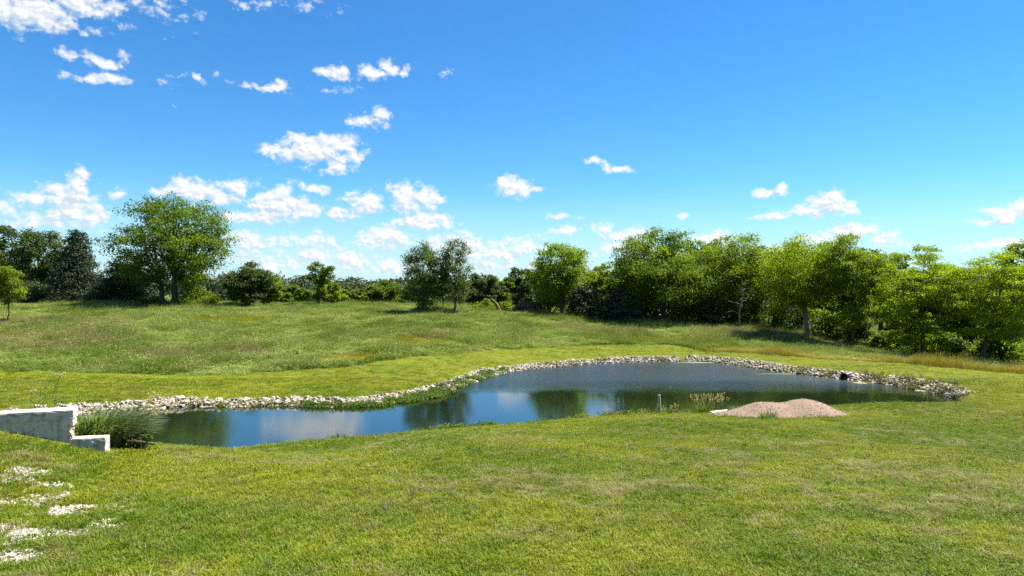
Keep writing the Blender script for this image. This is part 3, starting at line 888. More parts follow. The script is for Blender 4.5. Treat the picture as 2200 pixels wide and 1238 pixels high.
tag(o, 'low leafy green plants creeping along the water edge', 'waterside plants', kind='stuff')

# ------------------------------------------------------------------ trees
def tube(path, rad, sides=6):
    path = np.asarray(path, dtype=float); n = len(path)
    t = np.gradient(path, axis=0); t /= np.linalg.norm(t, axis=1)[:, None] + 1e-9
    ref = np.where(np.abs(t[:, 2:3]) > 0.9, np.array([[1.0, 0, 0]]), np.array([[0, 0, 1.0]]))
    u = np.cross(t, ref); u /= np.linalg.norm(u, axis=1)[:, None] + 1e-9
    v = np.cross(t, u)
    a = np.arange(sides) / sides * 6.28318
    V = path[:, None, :] + (u[:, None, :] * np.cos(a)[None, :, None] + v[:, None, :] * np.sin(a)[None, :, None]) * np.asarray(rad)[:, None, None]
    V = V.reshape(-1, 3)
    i = np.arange(n - 1)[:, None] * sides; j = np.arange(sides)[None, :]; k = (j + 1) % sides
    Q = np.stack([i + j, i + k, i + sides + k, i + sides + j], -1).reshape(-1, 4)
    return V, Q

class Tubes:
    def __init__(s): s.V, s.Q, s.n = [], [], 0
    def add(s, path, rad, sides=6):
        V, Q = tube(path, rad, sides); s.V.append(V); s.Q.append(Q + s.n); s.n += len(V)
    def mesh(s, name): return mesh_np(name, np.concatenate(s.V), np.concatenate(s.Q), True)

def curve(a, b, sag, n, r, wob=0.04):
    t = np.linspace(0, 1, n)[:, None]
    L = np.linalg.norm(b - a)
    p = a * (1 - t) + b * t
    p[:, 2] += (sag * L * np.sin(t * np.pi))[:, 0]
    p[1:-1] += r.normal(size=(n - 2, 3)) * L * wob
    return p

def kmeans(P, k, r, it=8):
    c = P[r.choice(len(P), k, replace=False)]
    for _ in range(it):
        l = np.argmin(((P[:, None] - c[None]) ** 2).sum(-1), 1)
        for j in range(k):
            if (l == j).any(): c[j] = P[l == j].mean(0)
    return l, c

def leaves_from_clumps(r, C, Rc, nleaf, leaf, flat=0.6, sprays=9, spread=0.30, up=0.55):
    """every clump carries several sprays, every spray a handful of leaf faces"""
    w = Rc ** 2; cnt = np.maximum(8, (nleaf * 1.95 * w / w.sum()).astype(int))
    cs, ns, tt = [], [], []
    for c, rc, k in zip(C, Rc, cnt):
        d = r.normal(size=(sprays, 3)); d /= np.linalg.norm(d, axis=1)[:, None]
        sp_ = c + d * rc * (0.45 + 0.6 * r.random((sprays, 1))) * np.array([1, 1, flat])
        pick = r.integers(0, sprays, k)
        p = sp_[pick] + r.normal(size=(k, 3)) * rc * spread * np.array([1, 1, flat * .8])
        outw = (p - c) / (rc + 1e-6)
        nrm_ = outw * 0.5 + np.array([0, 0, up]) + r.normal(size=(k, 3)) * 0.55
        cs.append(p); ns.append(nrm_)
        base = r.random() * 0.5; tt.append(np.clip(base + (r.random(sprays) * 0.4)[pick] + r.normal(size=k) * .15, 0, 1))
    return leaf_quads(r, np.concatenate(cs), leaf * 1.06, np.concatenate(ns), 0.72) + (np.concatenate(tt),)

def crown_obj(root, V, Q, T, mat):
    me = mesh_np('crown', V, Q)
    add_attr(me, 'tint', 'FLOAT', 'FACE', T.astype(np.float32))
    return link('crown', me, root, mat)

def site(px, basey, topy, D, wpx):
    """ground position, height and crown width from where the plant stands in the photograph"""
    x = (px - CX) / F * D; z = gz(x, D)
    H = CAMZ - (topy - CY) / F * D - z
    return x, D, z, H, wpx / F * D

def broadleaf(label, px, topy, D, wpx, leafmat, nleaf, cb=0.22, leaf=0.30, nclump=46, nlimb=7, trunk_r=None, fork=0.28, lean=0.0, seed=1,
              bark='bark', spread=0.30, group=None, name='broadleaf_tree', twin=None, shell=2.0, rcf=(0.10, 0.17), cat='tree', flat=0.62, squash=0.0, depth=None, cx=0.0, trunks=1):
    r = np.random.default_rng(seed)
    x, y, z, H, W = site(px, 0, topy, D, wpx)
    root = empty(name, (x, y, z)); tag(root, label, cat, group)
    if depth is None: depth = W * 0.9
    zc = H * (cb + 1) / 2; rz = H * (1 - cb) / 2
    # crown outline: an ellipsoid pushed in and out by a few lobes
    lob = r.normal(size=(7, 3)); lob /= np.linalg.norm(lob, axis=1)[:, None]; la = 0.30 * (r.random(7) - 0.35)
    C = []; tries = 0
    mind = (W * depth * rz * 2 / nclump) ** (1 / 3) * 0.42
    while len(C) < nclump and tries < 6000:
        tries += 1
        d = r.normal(size=3); d /= np.linalg.norm(d)
        k = 1.0 + (la * np.clip(lob @ d, 0, 1) ** 3).sum()
        rad = r.random() ** (1 / (1 + shell)) * 0.95 * k
        q = np.array([d[0] * W / 2 * rad * .86, d[1] * depth / 2 * rad * .86, d[2] * rz * rad])
        if squash and q[2] < 0: q[2] *= (1 - squash)
        if all(((q - c) ** 2).sum() > mind * mind for c in C): C.append(q)
    C = np.array(C)
    C[:, 0] += cx * W * (C[:, 2] / rz) * .5
    C = C * np.array([1, 1, 0.93]) + np.array([lean * H * 0.6, 0, zc])
    Rc = W * (rcf[0] + (rcf[1] - rcf[0]) * r.random(len(C)))
    Rc = np.minimum(Rc, (H - C[:, 2]) / flat + 0.25 * W * 0.1 + 0.35)
    V, Q, T = leaves_from_clumps(r, C, Rc, nleaf, leaf, flat, spread=spread)
    # trunk and limbs
    tb = Tubes()
    if trunk_r is None: trunk_r = 0.020 * H + 0.05
    for kx in range(trunks):
        off = np.array([(-0.9 if kx else 0) * trunk_r * 3.2, 0.1 * kx, 0])
        sel = np.arange(len(C)) if trunks == 1 else np.where(((C[:, 0] > -W * .10) | (C[:, 2] > zc)) == (kx == 0))[0]
        if len(sel) < 6: continue
        top = np.array([lean * H * 0.75, 0, H * 0.66]) if kx == 0 else np.array([C[sel, 0].mean() * .8, 0, H * .6])
        ax = curve(off + np.array([0, 0, -0.3]), top, 0.0, 8, r, 0.012)
        rad = trunk_r * (1.0 if kx == 0 else .7) * np.array([1.45, 1.05, 0.92, 0.8, 0.66, 0.5, 0.35, 0.2])
        tb.add(ax, rad, 8)
        l, cen = kmeans(C[sel], min(nlimb, len(sel)), r)
        for j in range(len(cen)):
            mem = C[sel][l == j]
            if not len(mem): continue
            tgt = mem.mean(0)
            hf = np.clip(fork + 0.30 * (tgt[2] / H - cb), fork * .8, 0.6) * H
            t_ = np.clip((hf + .3) / (top[2] + .3), 0.08, 0.95) * 7
            i0 = int(t_); st = ax[i0] + (ax[min(i0 + 1, 7)] - ax[i0]) * (t_ - i0)
            rr = np.interp(t_, np.arange(8), rad) * 0.62
            e = st + (tgt - st) * 0.80
            lb = curve(st, e, 0.08, 6, r, 0.03)
            tb.add(lb, rr * np.linspace(1, 0.35, 6), 6)
            for c in mem:
                f_ = 0.35 + 0.6 * r.random(); q = f_ * 5; i1 = int(q)
                s2 = lb[i1] + (lb[min(i1 + 1, 5)] - lb[i1]) * (q - i1)
                tb.add(curve(s2, c + r.normal(size=3) * .1, 0.05, 4, r, 0.05), rr * np.array([.42, .30, .2, .1]), 4)
    link('trunk', tb.mesh('trunk'), root, M[bark])
    crown_obj(root, V, Q, T, M[leafmat])
    return root

def conifer(label, px, topy, D, wpx, nleaf, seed, leafmat='leaf_cedar', group=None, leaf=0.26, blunt=0.0, name='cedar_tree'):
    r = np.random.default_rng(seed)
    x, y, z, H, W = site(px, 0, topy, D, wpx)
    root = empty(name, (x, y, z)); tag(root, label, 'tree', group)
    tb = Tubes(); tb.add(np.array([[0, 0, -.3], [0, 0, H * .5], [0, 0, H * .98]]), [0.018 * H + .04, .012 * H, 0.01], 7)
    C, Rc = [], []
    nb = int(16 + H * 9)
    for k in range(nb):
        h = H * (0.03 + 0.94 * (k / nb) ** 1.05)
        rr = W / 2 * ((1 - h / H) ** (0.85 - .45 * blunt)) * (0.70 + 0.45 * r.random()) + 0.12
        a = k * 2.4 + r.normal() * .3
        e = np.array([math.cos(a) * rr, math.sin(a) * rr, h + rr * (0.18 - .1 * (h < H * .4))])
        tb.add(np.stack([np.array([0, 0, h]), e * np.array([.6, .6, 1]) - np.array([0, 0, .05 * rr]), e]), [0.012 * H * (1 - h / H) + .02, .02, .008], 4)
        for f_ in (0.5, 0.9) if rr > .6 else (0.9,):
            C.append(e * np.array([f_, f_, 1]) + np.array([0, 0, -.04 * rr])); Rc.append(0.16 * W * (0.55 + .6 * (1 - h / H)) * (.8 + .4 * r.random()))
    C.append(np.array([0, 0, H * .97])); Rc.append(.18)
    V, Q, T = leaves_from_clumps(r, np.array(C), np.array(Rc), nleaf, leaf, 0.5, 7, 0.28, 0.25)
    link('trunk', tb.mesh('trunk'), root, M['bark'])
    crown_obj(root, V, Q, T, M[leafmat])
    return root

def shrub(label, px, topy, D, wpx, leafmat, nleaf, seed, group=None, leaf=0.22, nclump=16, name='shrub', rcf=(0.16, 0.26), cat='shrub'):
    r = np.random.default_rng(seed)
    x, y, z, H, W = site(px, 0, topy, D, wpx)
    H = max(H, 0.5)
    root = empty(name, (x, y, z)); tag(root, label, cat, group)
    C = []
    for _ in range(nclump):
        a = r.random() * 6.283; q = math.sqrt(r.random()); h = r.random()
        k = math.sqrt(max(0.05, 1 - (h * .9) ** 2))
        C.append((math.cos(a) * q * W * .42 * k, math.sin(a) * q * W * .36 * k, H * (0.12 + 0.72 * h)))
    C = np.array(C); Rc = np.minimum(W * (rcf[0] + (rcf[1] - rcf[0]) * r.random(nclump)), H * .36)
    V, Q, T = leaves_from_clumps(r, C, Rc, nleaf, leaf, 0.75, 8, 0.32, 0.4)
    tb = Tubes()
    for c in C: tb.add(curve(np.array([c[0] * .15, c[1] * .15, -.15]), c, .03, 4, r, .04), np.array([.03, .022, .016, .008]) * (H * .5 + .5), 4)
    link('stems', tb.mesh('stems'), root, M['bark'])
    V[:, 2] = np.maximum(V[:, 2], 0.02)
    crown_obj(root, V, Q, T, M[leafmat]).name = 'foliage'
    return root

# --- western edge of the meadow
broadleaf('slim young yellow green tree standing alone out in the meadow beyond the stone wall', 18, 572, 85.6, 78, 'leaf_bright', 2800, 0.30, 0.22, 26, 5, 0.07, 0.2, 0, 101, rcf=(.13, .2))
broadleaf('dark broadleaf tree cut by the photo edge behind the slim young tree', 5, 470, 119, 150, 'leaf_dark', 9000, 0.08, 0.32, 46, 7, None, .2, 0, 102)
broadleaf('dark open tree with bare twigs between the edge tree and the pointed cedar', 92, 488, 117, 125, 'leaf_dark', 6200, 0.12, 0.30, 40, 7, None, .2, 0, 103)
conifer('tall pointed dark cedar with a spiky leader', 166, 492, 113, 125, 9500, 104)
conifer('low broad dark cedar between the pointed cedar and the spreading tree', 262, 566, 112, 120, 7500, 105, blunt=.8)
broadleaf('great spreading green tree with two trunks, biggest tree on the meadow edge', 376, 411, 108, 285, 'leaf_oak', 18500, 0.05, 0.28, 92, 12, 0.50, 0.13, -0.02, 106, shell=2.2, rcf=(.07, .115), trunks=2)
shrub('dark shrub at the feet of the cedars beside the slim young tree', 55, 600, 112, 110, 'leaf_dark', 3000, 107)
shrub('bright yellow green bush just beside the trunks of the great spreading tree', 432, 622, 107, 95, 'leaf_bright', 3000, 108)
shrub('small bright bush on the shaded side of the great spreading tree', 322, 636, 109, 60, 'leaf_bright', 1500, 109)
broadleaf('rounded dark bluish tree next to the great spreading tree', 528, 566, 106, 112, 'leaf_dark', 7500, 0.02, 0.28, 40, 6, None, .12, 0, 110)
broadleaf('low green tree leaning against the rounded dark bluish tree', 578, 592, 108, 68, 'leaf_bright', 3200, 0.02, 0.26, 24, 5, None, .12, 0.05, 111)
broadleaf('lone thin tree with a small high crown above the far woods', 687, 555, 107, 76, 'leaf_oak', 1900, 0.36, 0.24, 26, 6, 0.16, .42, 0, 112, rcf=(.09, .15), shell=1.0)
broadleaf('bright green bushy tree at the foot of the lone thin tree', 702, 603, 110, 62, 'leaf_bright', 2600, 0.02, 0.26, 22, 5, None, .1, 0, 113)
# --- hedgerow behind the meadow crest
broadleaf('round deep green hedgerow tree midway between the lone thin tree and the twin trees', 826, 606, 122, 92, 'leaf_oak', 5000, 0.02, 0.30, 30, 5, None, .12, 0, 114)
HG = 'small trees in the hedgerow behind the meadow crest'
HLS = ['taller hedgerow tree in the gap between the low leaning tree and the lone thin tree', 'low bright hedgerow tree close before the lone thin tree, low leaning tree side', 'smooth hedgerow tree between the lone thin tree and the round deep green tree', 'small dark hedgerow tree touching the round deep green tree on its lone tree side', 'dark hedgerow tree between the round deep green tree and the twin trees', 'low bright hedgerow bush tree in front of the round deep green tree', 'small hedgerow tree tucked against the low leaning tree', 'small yellowish hedgerow tree beside the bright bushy tree at the lone thin tree']
for k, (px, ty, D, w, mt) in enumerate([(628, 612, 135, 60, 'leaf_oak'), (655, 622, 128, 50, 'leaf_bright'), (752, 612, 138, 62, 'leaf_oak'), (782, 620, 130, 44, 'leaf_dark'), (866, 612, 140, 50, 'leaf_dark'), (795, 628, 120, 40, 'leaf_bright'), (610, 628, 122, 40, 'leaf_oak'), (735, 630, 124, 36, 'leaf_yellow')]):
    broadleaf(HLS[k], px, ty, D, w, mt, 2400, 0.02, 0.34, 20, 4, None, .12, 0, 120 + k, group=HG)
# --- the twin trees and what is round them
broadleaf('ragged dark tree of the twin pair, the one with the thicker trunk', 910, 517, 98, 88, 'leaf_olive', 6200, 0.08, 0.20, 60, 8, 0.22, .22, 0, 131, rcf=(.09, .14), flat=.95, spread=.5, bark='bark')
broadleaf('ragged dark tree of the twin pair, taller and thinner with a pale trunk', 978, 506, 98.5, 76, 'leaf_olive', 4600, 0.12, 0.19, 54, 8, 0.18, .25, 0, 132, rcf=(.09, .14), flat=.95, spread=.5, bark='bark_pale')
broadleaf('thin sapling with dark leaves growing between the twin trees', 952, 570, 101, 50, 'leaf_dark', 1800, 0.2, 0.24, 20, 4, 0.08, .3, 0, 133)
for k, (lb, px, ty, D, w, mt) in enumerate([
    ('dark tree close behind the thinner of the twin trees', 1035, 586, 120, 80, 'leaf_dark'),
    ('dark green tree in the hollow behind the leaning dead snag', 1080, 590, 124, 66, 'leaf_oak'),
    ('dark tree half hidden by the bright round tree, beside the brush heap', 1122, 572, 126, 74, 'leaf_dark'),
    ('dark low tree in the shade of the twin trees', 898, 592, 118, 70, 'leaf_dark')]):
    broadleaf(lb, px, ty, D, w, mt, 4200, 0.02, 0.30, 28, 5, None, .12, 0, 135 + k)
shrub('bright leafy bush beside the leaning dead snag, twin trees side', 1036, 645, 102, 50, 'leaf_bright', 1600, 141)
shrub('bright leafy bush beside the leaning dead snag, brush heap side', 1078, 650, 102, 44, 'leaf_bright', 1300, 142)
shrub('tan and green brush heap under the bright round tree', 1135, 650, 107, 70, 'leaf_tan', 1300, 143, name='brush_heap', leaf=.2)
# --- the wood
broadleaf('bright round tree with sky gaps in its crown beside the brush heap', 1208, 514, 106, 172, 'leaf_bright', 11500, 0.08, 0.25, 64, 8, 0.28, .3, 0, 151, rcf=(.085, .14))
conifer('dark cedar crouching under the bright round tree', 1258, 612, 104, 80, 4200, 152, blunt=.7)
conifer('greyish cedar between the bright round tree and the tallest dense tree', 1338, 618, 106, 90, 4600, 153, 'leaf_grey', blunt=.8)
broadleaf('narrow green tree filling the notch beside the bright round tree', 1305, 560, 112, 90, 'leaf_bright', 4200, 0.05, 0.29, 28, 5, None, .2, 0, 154)
broadleaf('tallest dense green tree of the wood with leaves down to the ground', 1424, 486, 106, 236, 'leaf_oak', 20000, 0.03, 0.26, 90, 10, 0.36, .2, 0, 155, rcf=(.08, .13))
broadleaf('dark tree peeping out behind the tallest dense tree', 1506, 506, 118, 135, 'leaf_oak', 6000, 0.05, 0.32, 40, 6, None, .2, 0, 156)
broadleaf('rounded yellow green tree behind the bleached dead trunk', 1590, 498, 105, 185, 'leaf_bright', 13500, 0.14, 0.24, 68, 8, 0.25, .3, 0, 157)
broadleaf('yellow green tree on a thick leaning trunk with forked limbs', 1738, 500, 91, 190, 'leaf_yellow', 14500, 0.14, 0.20, 70, 8, 0.36, .26, -0.13, 158, bark='bark_pale')
broadleaf('airy tree with a ragged top standing highest above its neighbours near the dam', 1832, 488, 86, 165, 'leaf_bright', 12500, 0.10, 0.195, 64, 8, 0.24, .35, 0, 159, rcf=(.085, .14))
broadleaf('ragged greenish tree right behind the airy tree', 1892, 522, 96, 135, 'leaf_oak', 5200, 0.12, 0.28, 40, 6, None, .3, 0, 160)
broadleaf('broad yellow tree with layered drooping boughs above the gold grass strip', 1982, 533, 76, 215, 'leaf_yellow', 20000, 0.10, 0.165, 74, 9, 0.24, .26, 0, 161, rcf=(.075, .13), flat=.45)
broadleaf('yellow tree on a slanting dark trunk reaching over the photo edge', 2096, 520, 71.5, 225, 'leaf_yellow', 19000, 0.12, 0.16, 72, 9, 0.22, .30, 0.28, 162, rcf=(.075, .13), flat=.45)
broadleaf('tall olive tree cut by the photo edge behind the slanting trunk', 2215, 508, 82, 150, 'leaf_bright', 6500, 0.15, 0.25, 44, 7, None, .3, 0, 163)
broadleaf('spindly sapling at the end of the gold grass strip', 2186, 735, 66, 40, 'leaf_bright', 500, 0.35, 0.14, 10, 3, 0.04, .4, 0, 164, rcf=(.14, .2))
BG = 'trees in the back row of the wood'
BL = 'dark tree in the back row of the wood seen between the front trunks'
for k, (px, ty, D, w) in enumerate([(1280, 585, 120, 90), (1370, 545, 122, 110), (1410, 600, 128, 90), (2060, 640, 100, 90), (1470, 530, 124, 120), (1545, 525, 120, 120), (1640, 520, 116, 130), (1700, 525, 110, 120), (1775, 520, 106, 120), (1850, 545, 102, 120), (1925, 560, 98, 110), (2010, 575, 94, 120), (2085, 585, 90, 120), (2150, 580, 88, 120)]):
    broadleaf(BL, px, ty, D, w * 1.15, 'leaf_oak' if k % 2 else 'leaf_dark', 5600, 0.02, 0.36, 36, 5, None, .3, 0, 170 + k, group=BG)
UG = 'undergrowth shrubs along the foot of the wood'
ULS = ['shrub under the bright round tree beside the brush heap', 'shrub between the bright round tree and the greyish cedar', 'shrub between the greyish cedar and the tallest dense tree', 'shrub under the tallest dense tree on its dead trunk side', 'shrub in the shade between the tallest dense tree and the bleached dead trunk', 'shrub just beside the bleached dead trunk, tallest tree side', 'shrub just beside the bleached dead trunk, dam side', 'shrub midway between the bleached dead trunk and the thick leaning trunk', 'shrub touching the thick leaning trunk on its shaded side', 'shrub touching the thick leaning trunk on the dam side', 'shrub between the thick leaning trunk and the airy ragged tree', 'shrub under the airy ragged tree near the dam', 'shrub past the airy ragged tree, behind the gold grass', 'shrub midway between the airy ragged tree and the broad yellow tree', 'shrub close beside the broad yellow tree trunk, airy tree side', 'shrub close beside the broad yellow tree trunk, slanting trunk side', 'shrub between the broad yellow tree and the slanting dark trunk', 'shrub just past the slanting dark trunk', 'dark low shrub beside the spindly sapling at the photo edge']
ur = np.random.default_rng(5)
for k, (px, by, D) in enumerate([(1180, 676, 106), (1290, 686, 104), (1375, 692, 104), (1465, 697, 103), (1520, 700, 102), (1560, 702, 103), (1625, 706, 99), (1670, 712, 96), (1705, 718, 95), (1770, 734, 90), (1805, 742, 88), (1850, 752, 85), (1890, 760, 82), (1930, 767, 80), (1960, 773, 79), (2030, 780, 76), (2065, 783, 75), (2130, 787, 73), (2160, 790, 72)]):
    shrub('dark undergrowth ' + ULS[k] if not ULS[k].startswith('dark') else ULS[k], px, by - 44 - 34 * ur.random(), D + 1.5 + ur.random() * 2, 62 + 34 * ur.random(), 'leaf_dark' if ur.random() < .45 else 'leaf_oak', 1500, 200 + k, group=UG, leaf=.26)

# --- bleached dead tree and leaning snag
def dead_tree():
    r = np.random.default_rng(61)
    x, y, z, H, W = site(1588, 0, 596, 99, 40)
    root = empty('dead_tree', (x, y, z)); tag(root, 'bleached dead trunk with bare drooping branches in front of the wood', 'dead tree')
    tb = Tubes(); ax = curve(np.array([0, 0, -.2]), np.array([.35, 0, H]), 0, 7, r, .015)
    tb.add(ax, 0.17 * np.array([1.5, 1.05, .9, .75, .55, .35, .12]), 8)
    link('trunk', tb.mesh('trunk'), root, M['bark_pale'])
    for k in range(14):
        b_ = Tubes(); h = 2.2 + (H - 2.6) * r.random(); s = ax[min(6, int(h / H * 6))].copy(); s[2] = h
        a = r.random() * 6.28; L = 1.0 + 1.4 * r.random()
        e = s + np.array([math.cos(a) * L, math.sin(a) * L, -.5 + r.random() * .9])
        pth = curve(s, e, .12, 5, r, .05); b_.add(pth, np.array([.045, .035, .026, .018, .008]), 4)
        for j in (2, 3): b_.add(curve(pth[j], pth[j] + r.normal(size=3) * .45, -.05, 3, r, .05), np.array([.02, .013, .006]), 4)
        link('branch', b_.mesh('branch'), root, M['bark_pale'])
dead_tree()
x, y, z, H, W = site(1068, 0, 643, 100, 10)
root = empty('dead_snag', (x, y, z)); tag(root, 'leaning brown dead snag with a broken pale top between two bright bushes', 'dead tree')
tb = Tubes(); tb.add(np.array([[0.35, 0, -.2], [.2, 0, .6], [-.05, 0, 1.2], [-.45, 0, H * .86]]), [.34, .30, .26, .17], 9)
link('trunk', tb.mesh('trunk'), root, M['bark_brown'])
tb = Tubes(); tb.add(np.array([[-.45, 0, H * .85], [-.62, 0, H * .93], [-.80, 0, H]]), [.16, .11, .03], 6)
link('broken_top', tb.mesh('broken_top'), root, M['bark_pale'])

# --- far forest, one mass
def far_forest():
    r = np.random.default_rng(77)
    n = 620
    X = (r.random(n) * 2 - 1) * 520; Y = 300 + 240 * r.random(n)
    
    X = np.concatenate([X, -85 + 100 * r.random(150), -230 + 130 * r.random(60), 95 + 140 * r.random(60)]); Y = np.concatenate([Y, 165 + 80 * r.random(150), 130 + 90 * r.random(60), 120 + 110 * r.random(60)])
    Z = ground_z(X, Y)
    V, Q, T = [], [], []; off = 0
    for x, y, z in zip(X, Y, Z):
        H = 11.5 + 5 * r.random() + 2.0 * math.sin(x * .021) + 1.5 * math.sin(x * .05 + 1); W = 8 + 5 * r.random()
        if y < 260: H, W = 5.5 + 2.5 * r.random(), 6 + 3 * r.random()
        C = np.stack([r.normal(size=14) * W * .22, r.normal(size=14) * W * .22, H * (.25 + .62 * r.random(14))], 1)
        v, q, t_ = leaves_from_clumps(r, C, np.full(14, W * .22), 120 if y > 260 else 230, 1.35 if y > 260 else .62, .7, 6, .35, .5)
        V.append(v + np.array([x, y, z])); Q.append(q + off); T.append(t_); off += len(v)
    me = mesh_np('far_woods', np.concatenate(V), np.concatenate(Q)); add_attr(me, 'tint', 'FLOAT', 'FACE', np.concatenate(T).astype(np.float32))
    tag(link('far_woods', me, None, M['leaf_far']), 'grey green far woods along the horizon', 'woods', kind='stuff')
far_forest()

# ------------------------------------------------------------------ limestone retaining wall
M['limestone'] = rough_material('limestone', (0.36, 0.335, 0.29), (0.48, 0.45, 0.40), 7, 0.45, 0.9, 0.012, (0.25, 0.23, 0.18), 2.6)
M['limestone_rough'] = rough_material('limestone_rough', (0.46, 0.40, 0.32), (0.60, 0.55, 0.47), 9, 0.8, 0.95, 0.03, (0.28, 0.20, 0.12), 3.0)
def block(name, parent, x0, x1, y0, y1, z0, z1, mat, bev=0.012, cuts=0, jit=0.0, seed=0):
    r = random.Random(seed)
    bm = bmesh.new()
    bmesh.ops.create_cube(bm, size=1.0)
    for v in bm.verts:
        v.co = Vector((x0 if v.co.x < 0 else x1, y0 if v.co.y < 0 else y1, z0 if v.co.z < 0 else z1))
    if cuts: bmesh.ops.subdivide_edges(bm, edges=bm.edges[:], cuts=cuts, use_grid_fill=True)
    if jit:
        for v in bm.verts: v.co += Vector((r.uniform(-jit, jit), r.uniform(-jit, jit), r.uniform(-jit, jit) * .6))
    else:
        bmesh.ops.bevel(bm, geom=bm.edges[:], offset=bev, segments=2, affect='EDGES', profile=0.6)
    me = bpy.data.meshes.new(name); bm.to_mesh(me); bm.free()
    return link(name, me, parent, mat)
lt = M['limestone'].node_tree; lb = lt.nodes['Principled BSDF']
lt_t = N(lt, 'ShaderNodeTexCoord'); lt_m = N(lt, 'ShaderNodeMapping'); lt.links.new(lt_t.outputs['Object'], lt_m.inputs['Vector'])
lt_m.inputs['Scale'].default_value = (5.0, 5.0, 0.7)
lt_n = noise(lt, lt_m.outputs[0], 1.6, 5, 0.6)
old = lb.inputs['Base Color'].links[0].from_socket
lt.links.new(mixc(lt, smooth(lt, lt_n.outputs[0], 0.50, 0.72, 0, .65), old, (0.17, 0.155, 0.11)), lb.inputs['Base Color'])
wall = empty('retaining_wall', (-12.24, 19.0, 3.1), math.atan2(0.359, 0.933))
tag(wall, 'pale cut limestone retaining wall with a thick coping, running out of frame beside the pond', 'wall')
# local frame: +x towards the free end, front face at y = 0, z up from the footing
block('coping_block', wall, -1.50, 0.03, -0.03, 0.60, 0.765, 1.01, M['limestone'], .012, 7, .007, 21)
block('coping_block', wall, -3.30, -1.512, -0.025, 0.60, 0.760, 1.003, M['limestone'], .012, 7, .007, 2)
block('wall_block', wall, -1.9, -0.10, 0.015, 0.56, -0.4, 0.76, M['limestone'], .012, 7, .008, 23)
block('wall_block', wall, -3.3, -1.908, 0.02, 0.56, -0.3, 0.755, M['limestone'], .012, 7, .008, 24)
zz = -0.30; er = random.Random(4)
for k in range(6):                                   # rough split stones at the wall's free end
    hh = er.uniform(0.15, 0.21)
    for j in range(2):
        y0 = 0.02 + 0.265 * j
        block('end_stone', wall, -0.098, 0.005 + er.uniform(-.05, .02), y0, y0 + 0.25, zz, min(zz + hh - .015, .757), M['limestone_rough'], 0.01, 3, 0.014, k * 7 + j)
    zz += hh
    if zz > 0.70: break
step = empty('step_block', (-12.02, 18.6, 3.05), math.atan2(0.2, 0.81))
tag(step, 'single low limestone block lying at the free end of the retaining wall', 'stone block')
block('block_body', step, 0.0, 0.84, 0.0, 0.40, -0.2, 0.32, M['limestone'], 0.02, 6, .010, 25)
block('weathered_top', step, 0.03, 0.81, 0.03, 0.37, 0.322, 0.336, M['limestone_rough'], 0.01, 4, 0.003, 5)

# --- big grass clump beside the wall
def ribbons(r, specs, seg=6):
    """arching blades; each spec = (base, height, direction xy, reach, width)"""
    V, Q, T = [], [], []; off = 0
    for (b_, h, d, reach, w) in specs:
        t = np.linspace(0, 1, seg)
        p = np.stack([b_[0] + d[0] * reach * t ** 1.8, b_[1] + d[1] * reach * t ** 1.8, b_[2] + h * (1.55 * t - 0.62 * t ** 2.4 * (1 + reach * .25))], 1)
        s = np.array([-d[1], d[0], 0.15]); s /= np.linalg.norm(s)
        ww = w * np.array([0.7, 1, .95, .75, .45, .04][:seg])
        a = p - s * ww[:, None]; c = p + s * ww[:, None]
        v = np.stack([a, c], 1).reshape(-1, 3)
        i = np.arange(seg - 1) * 2
        V.append(v); Q.append(np.stack([i, i + 1, i + 3, i + 2], 1) + off); off += len(v)
        T.append(np.full(seg - 1, r.random()))
    return np.concatenate(V), np.concatenate(Q), np.concatenate(T)

def plume_mesh(r, base, tip, L, w):
    n = 26
    t = r.random(n)[:, None]
    c = base * (1 - t) + tip * t
    c[:, 2] += .05 * np.sin(t[:, 0] * 3.14)
    V, Q = leaf_quads(r, c + r.normal(size=(n, 3)) * w * .35, L, (tip - base)[None, :] * .0 + r.normal(size=(n, 3)), .3)
    return V, Q

def reed_clump(label, x, y, n, H, wind, spread, seed, nplume, name='reed_clump', width=.014, rear=0.0):
    r = np.random.default_rng(seed); z = gz(x, y)
    root = empty(name, (x, y, z)); tag(root, label, 'grass clump')
    specs = []
    for k in range(n):
        a = r.random() * 6.283; q = spread * math.sqrt(r.random())
        b_ = (math.cos(a) * q * 1.5, math.sin(a) * q, -.03)
        d = np.array([math.cos(a) * .8 + wind, math.sin(a) * .7]); d /= np.linalg.norm(d) + 1e-6
        h = H * (.45 + .55 * r.random())
        specs.append((b_, h, d, H * (.25 + .48 * r.random()), width * (.6 + .7 * r.random())))
    V, Q, T = ribbons(r, specs)
    me = mesh_np('leaves', V, Q); add_attr(me, 'tint', 'FLOAT', 'FACE', T.astype(np.float32))
    link('leaves', me, root, M['reed'])
    for k in range(nplume):
        a = r.random() * 6.283; q = spread * .8
        b_ = np.array([math.cos(a) * q, math.sin(a) * q * .5, 0])
        e = b_ + np.array([wind * H * (.5 + .6 * r.random()) + r.normal() * .12, r.normal() * .15, H * (.75 + .4 * r.random())])
        tb = Tubes(); tb.add(curve(b_, e, .12 if wind else .02, 6, r, .01), np.array([.006, .006, .005, .005, .004, .003]), 4)
        st = link('stalk', tb.mesh('stalk'), root, M['reed'])
        V, Q = plume_mesh(r, e, e + np.array([.16 + .1 * wind, 0, .03 + .05 * r.random()]), .07, .03)
        me = mesh_np('plume', V, Q); add_attr(me, 'tint', 'FLOAT', 'FACE', r.random(len(Q)).astype(np.float32))
        link('plume', me, st, M['plume'])
    return root
reed_clump('large arching clump of grey green pond grass between the stone wall and the water', -11.9, 20.2, 900, 1.30, .75, .60, 301, 12)
reed_clump('second arching pond grass clump overhanging the water past the low stone block', -11.55, 20.6, 500, .95, .75, .42, 302, 6)
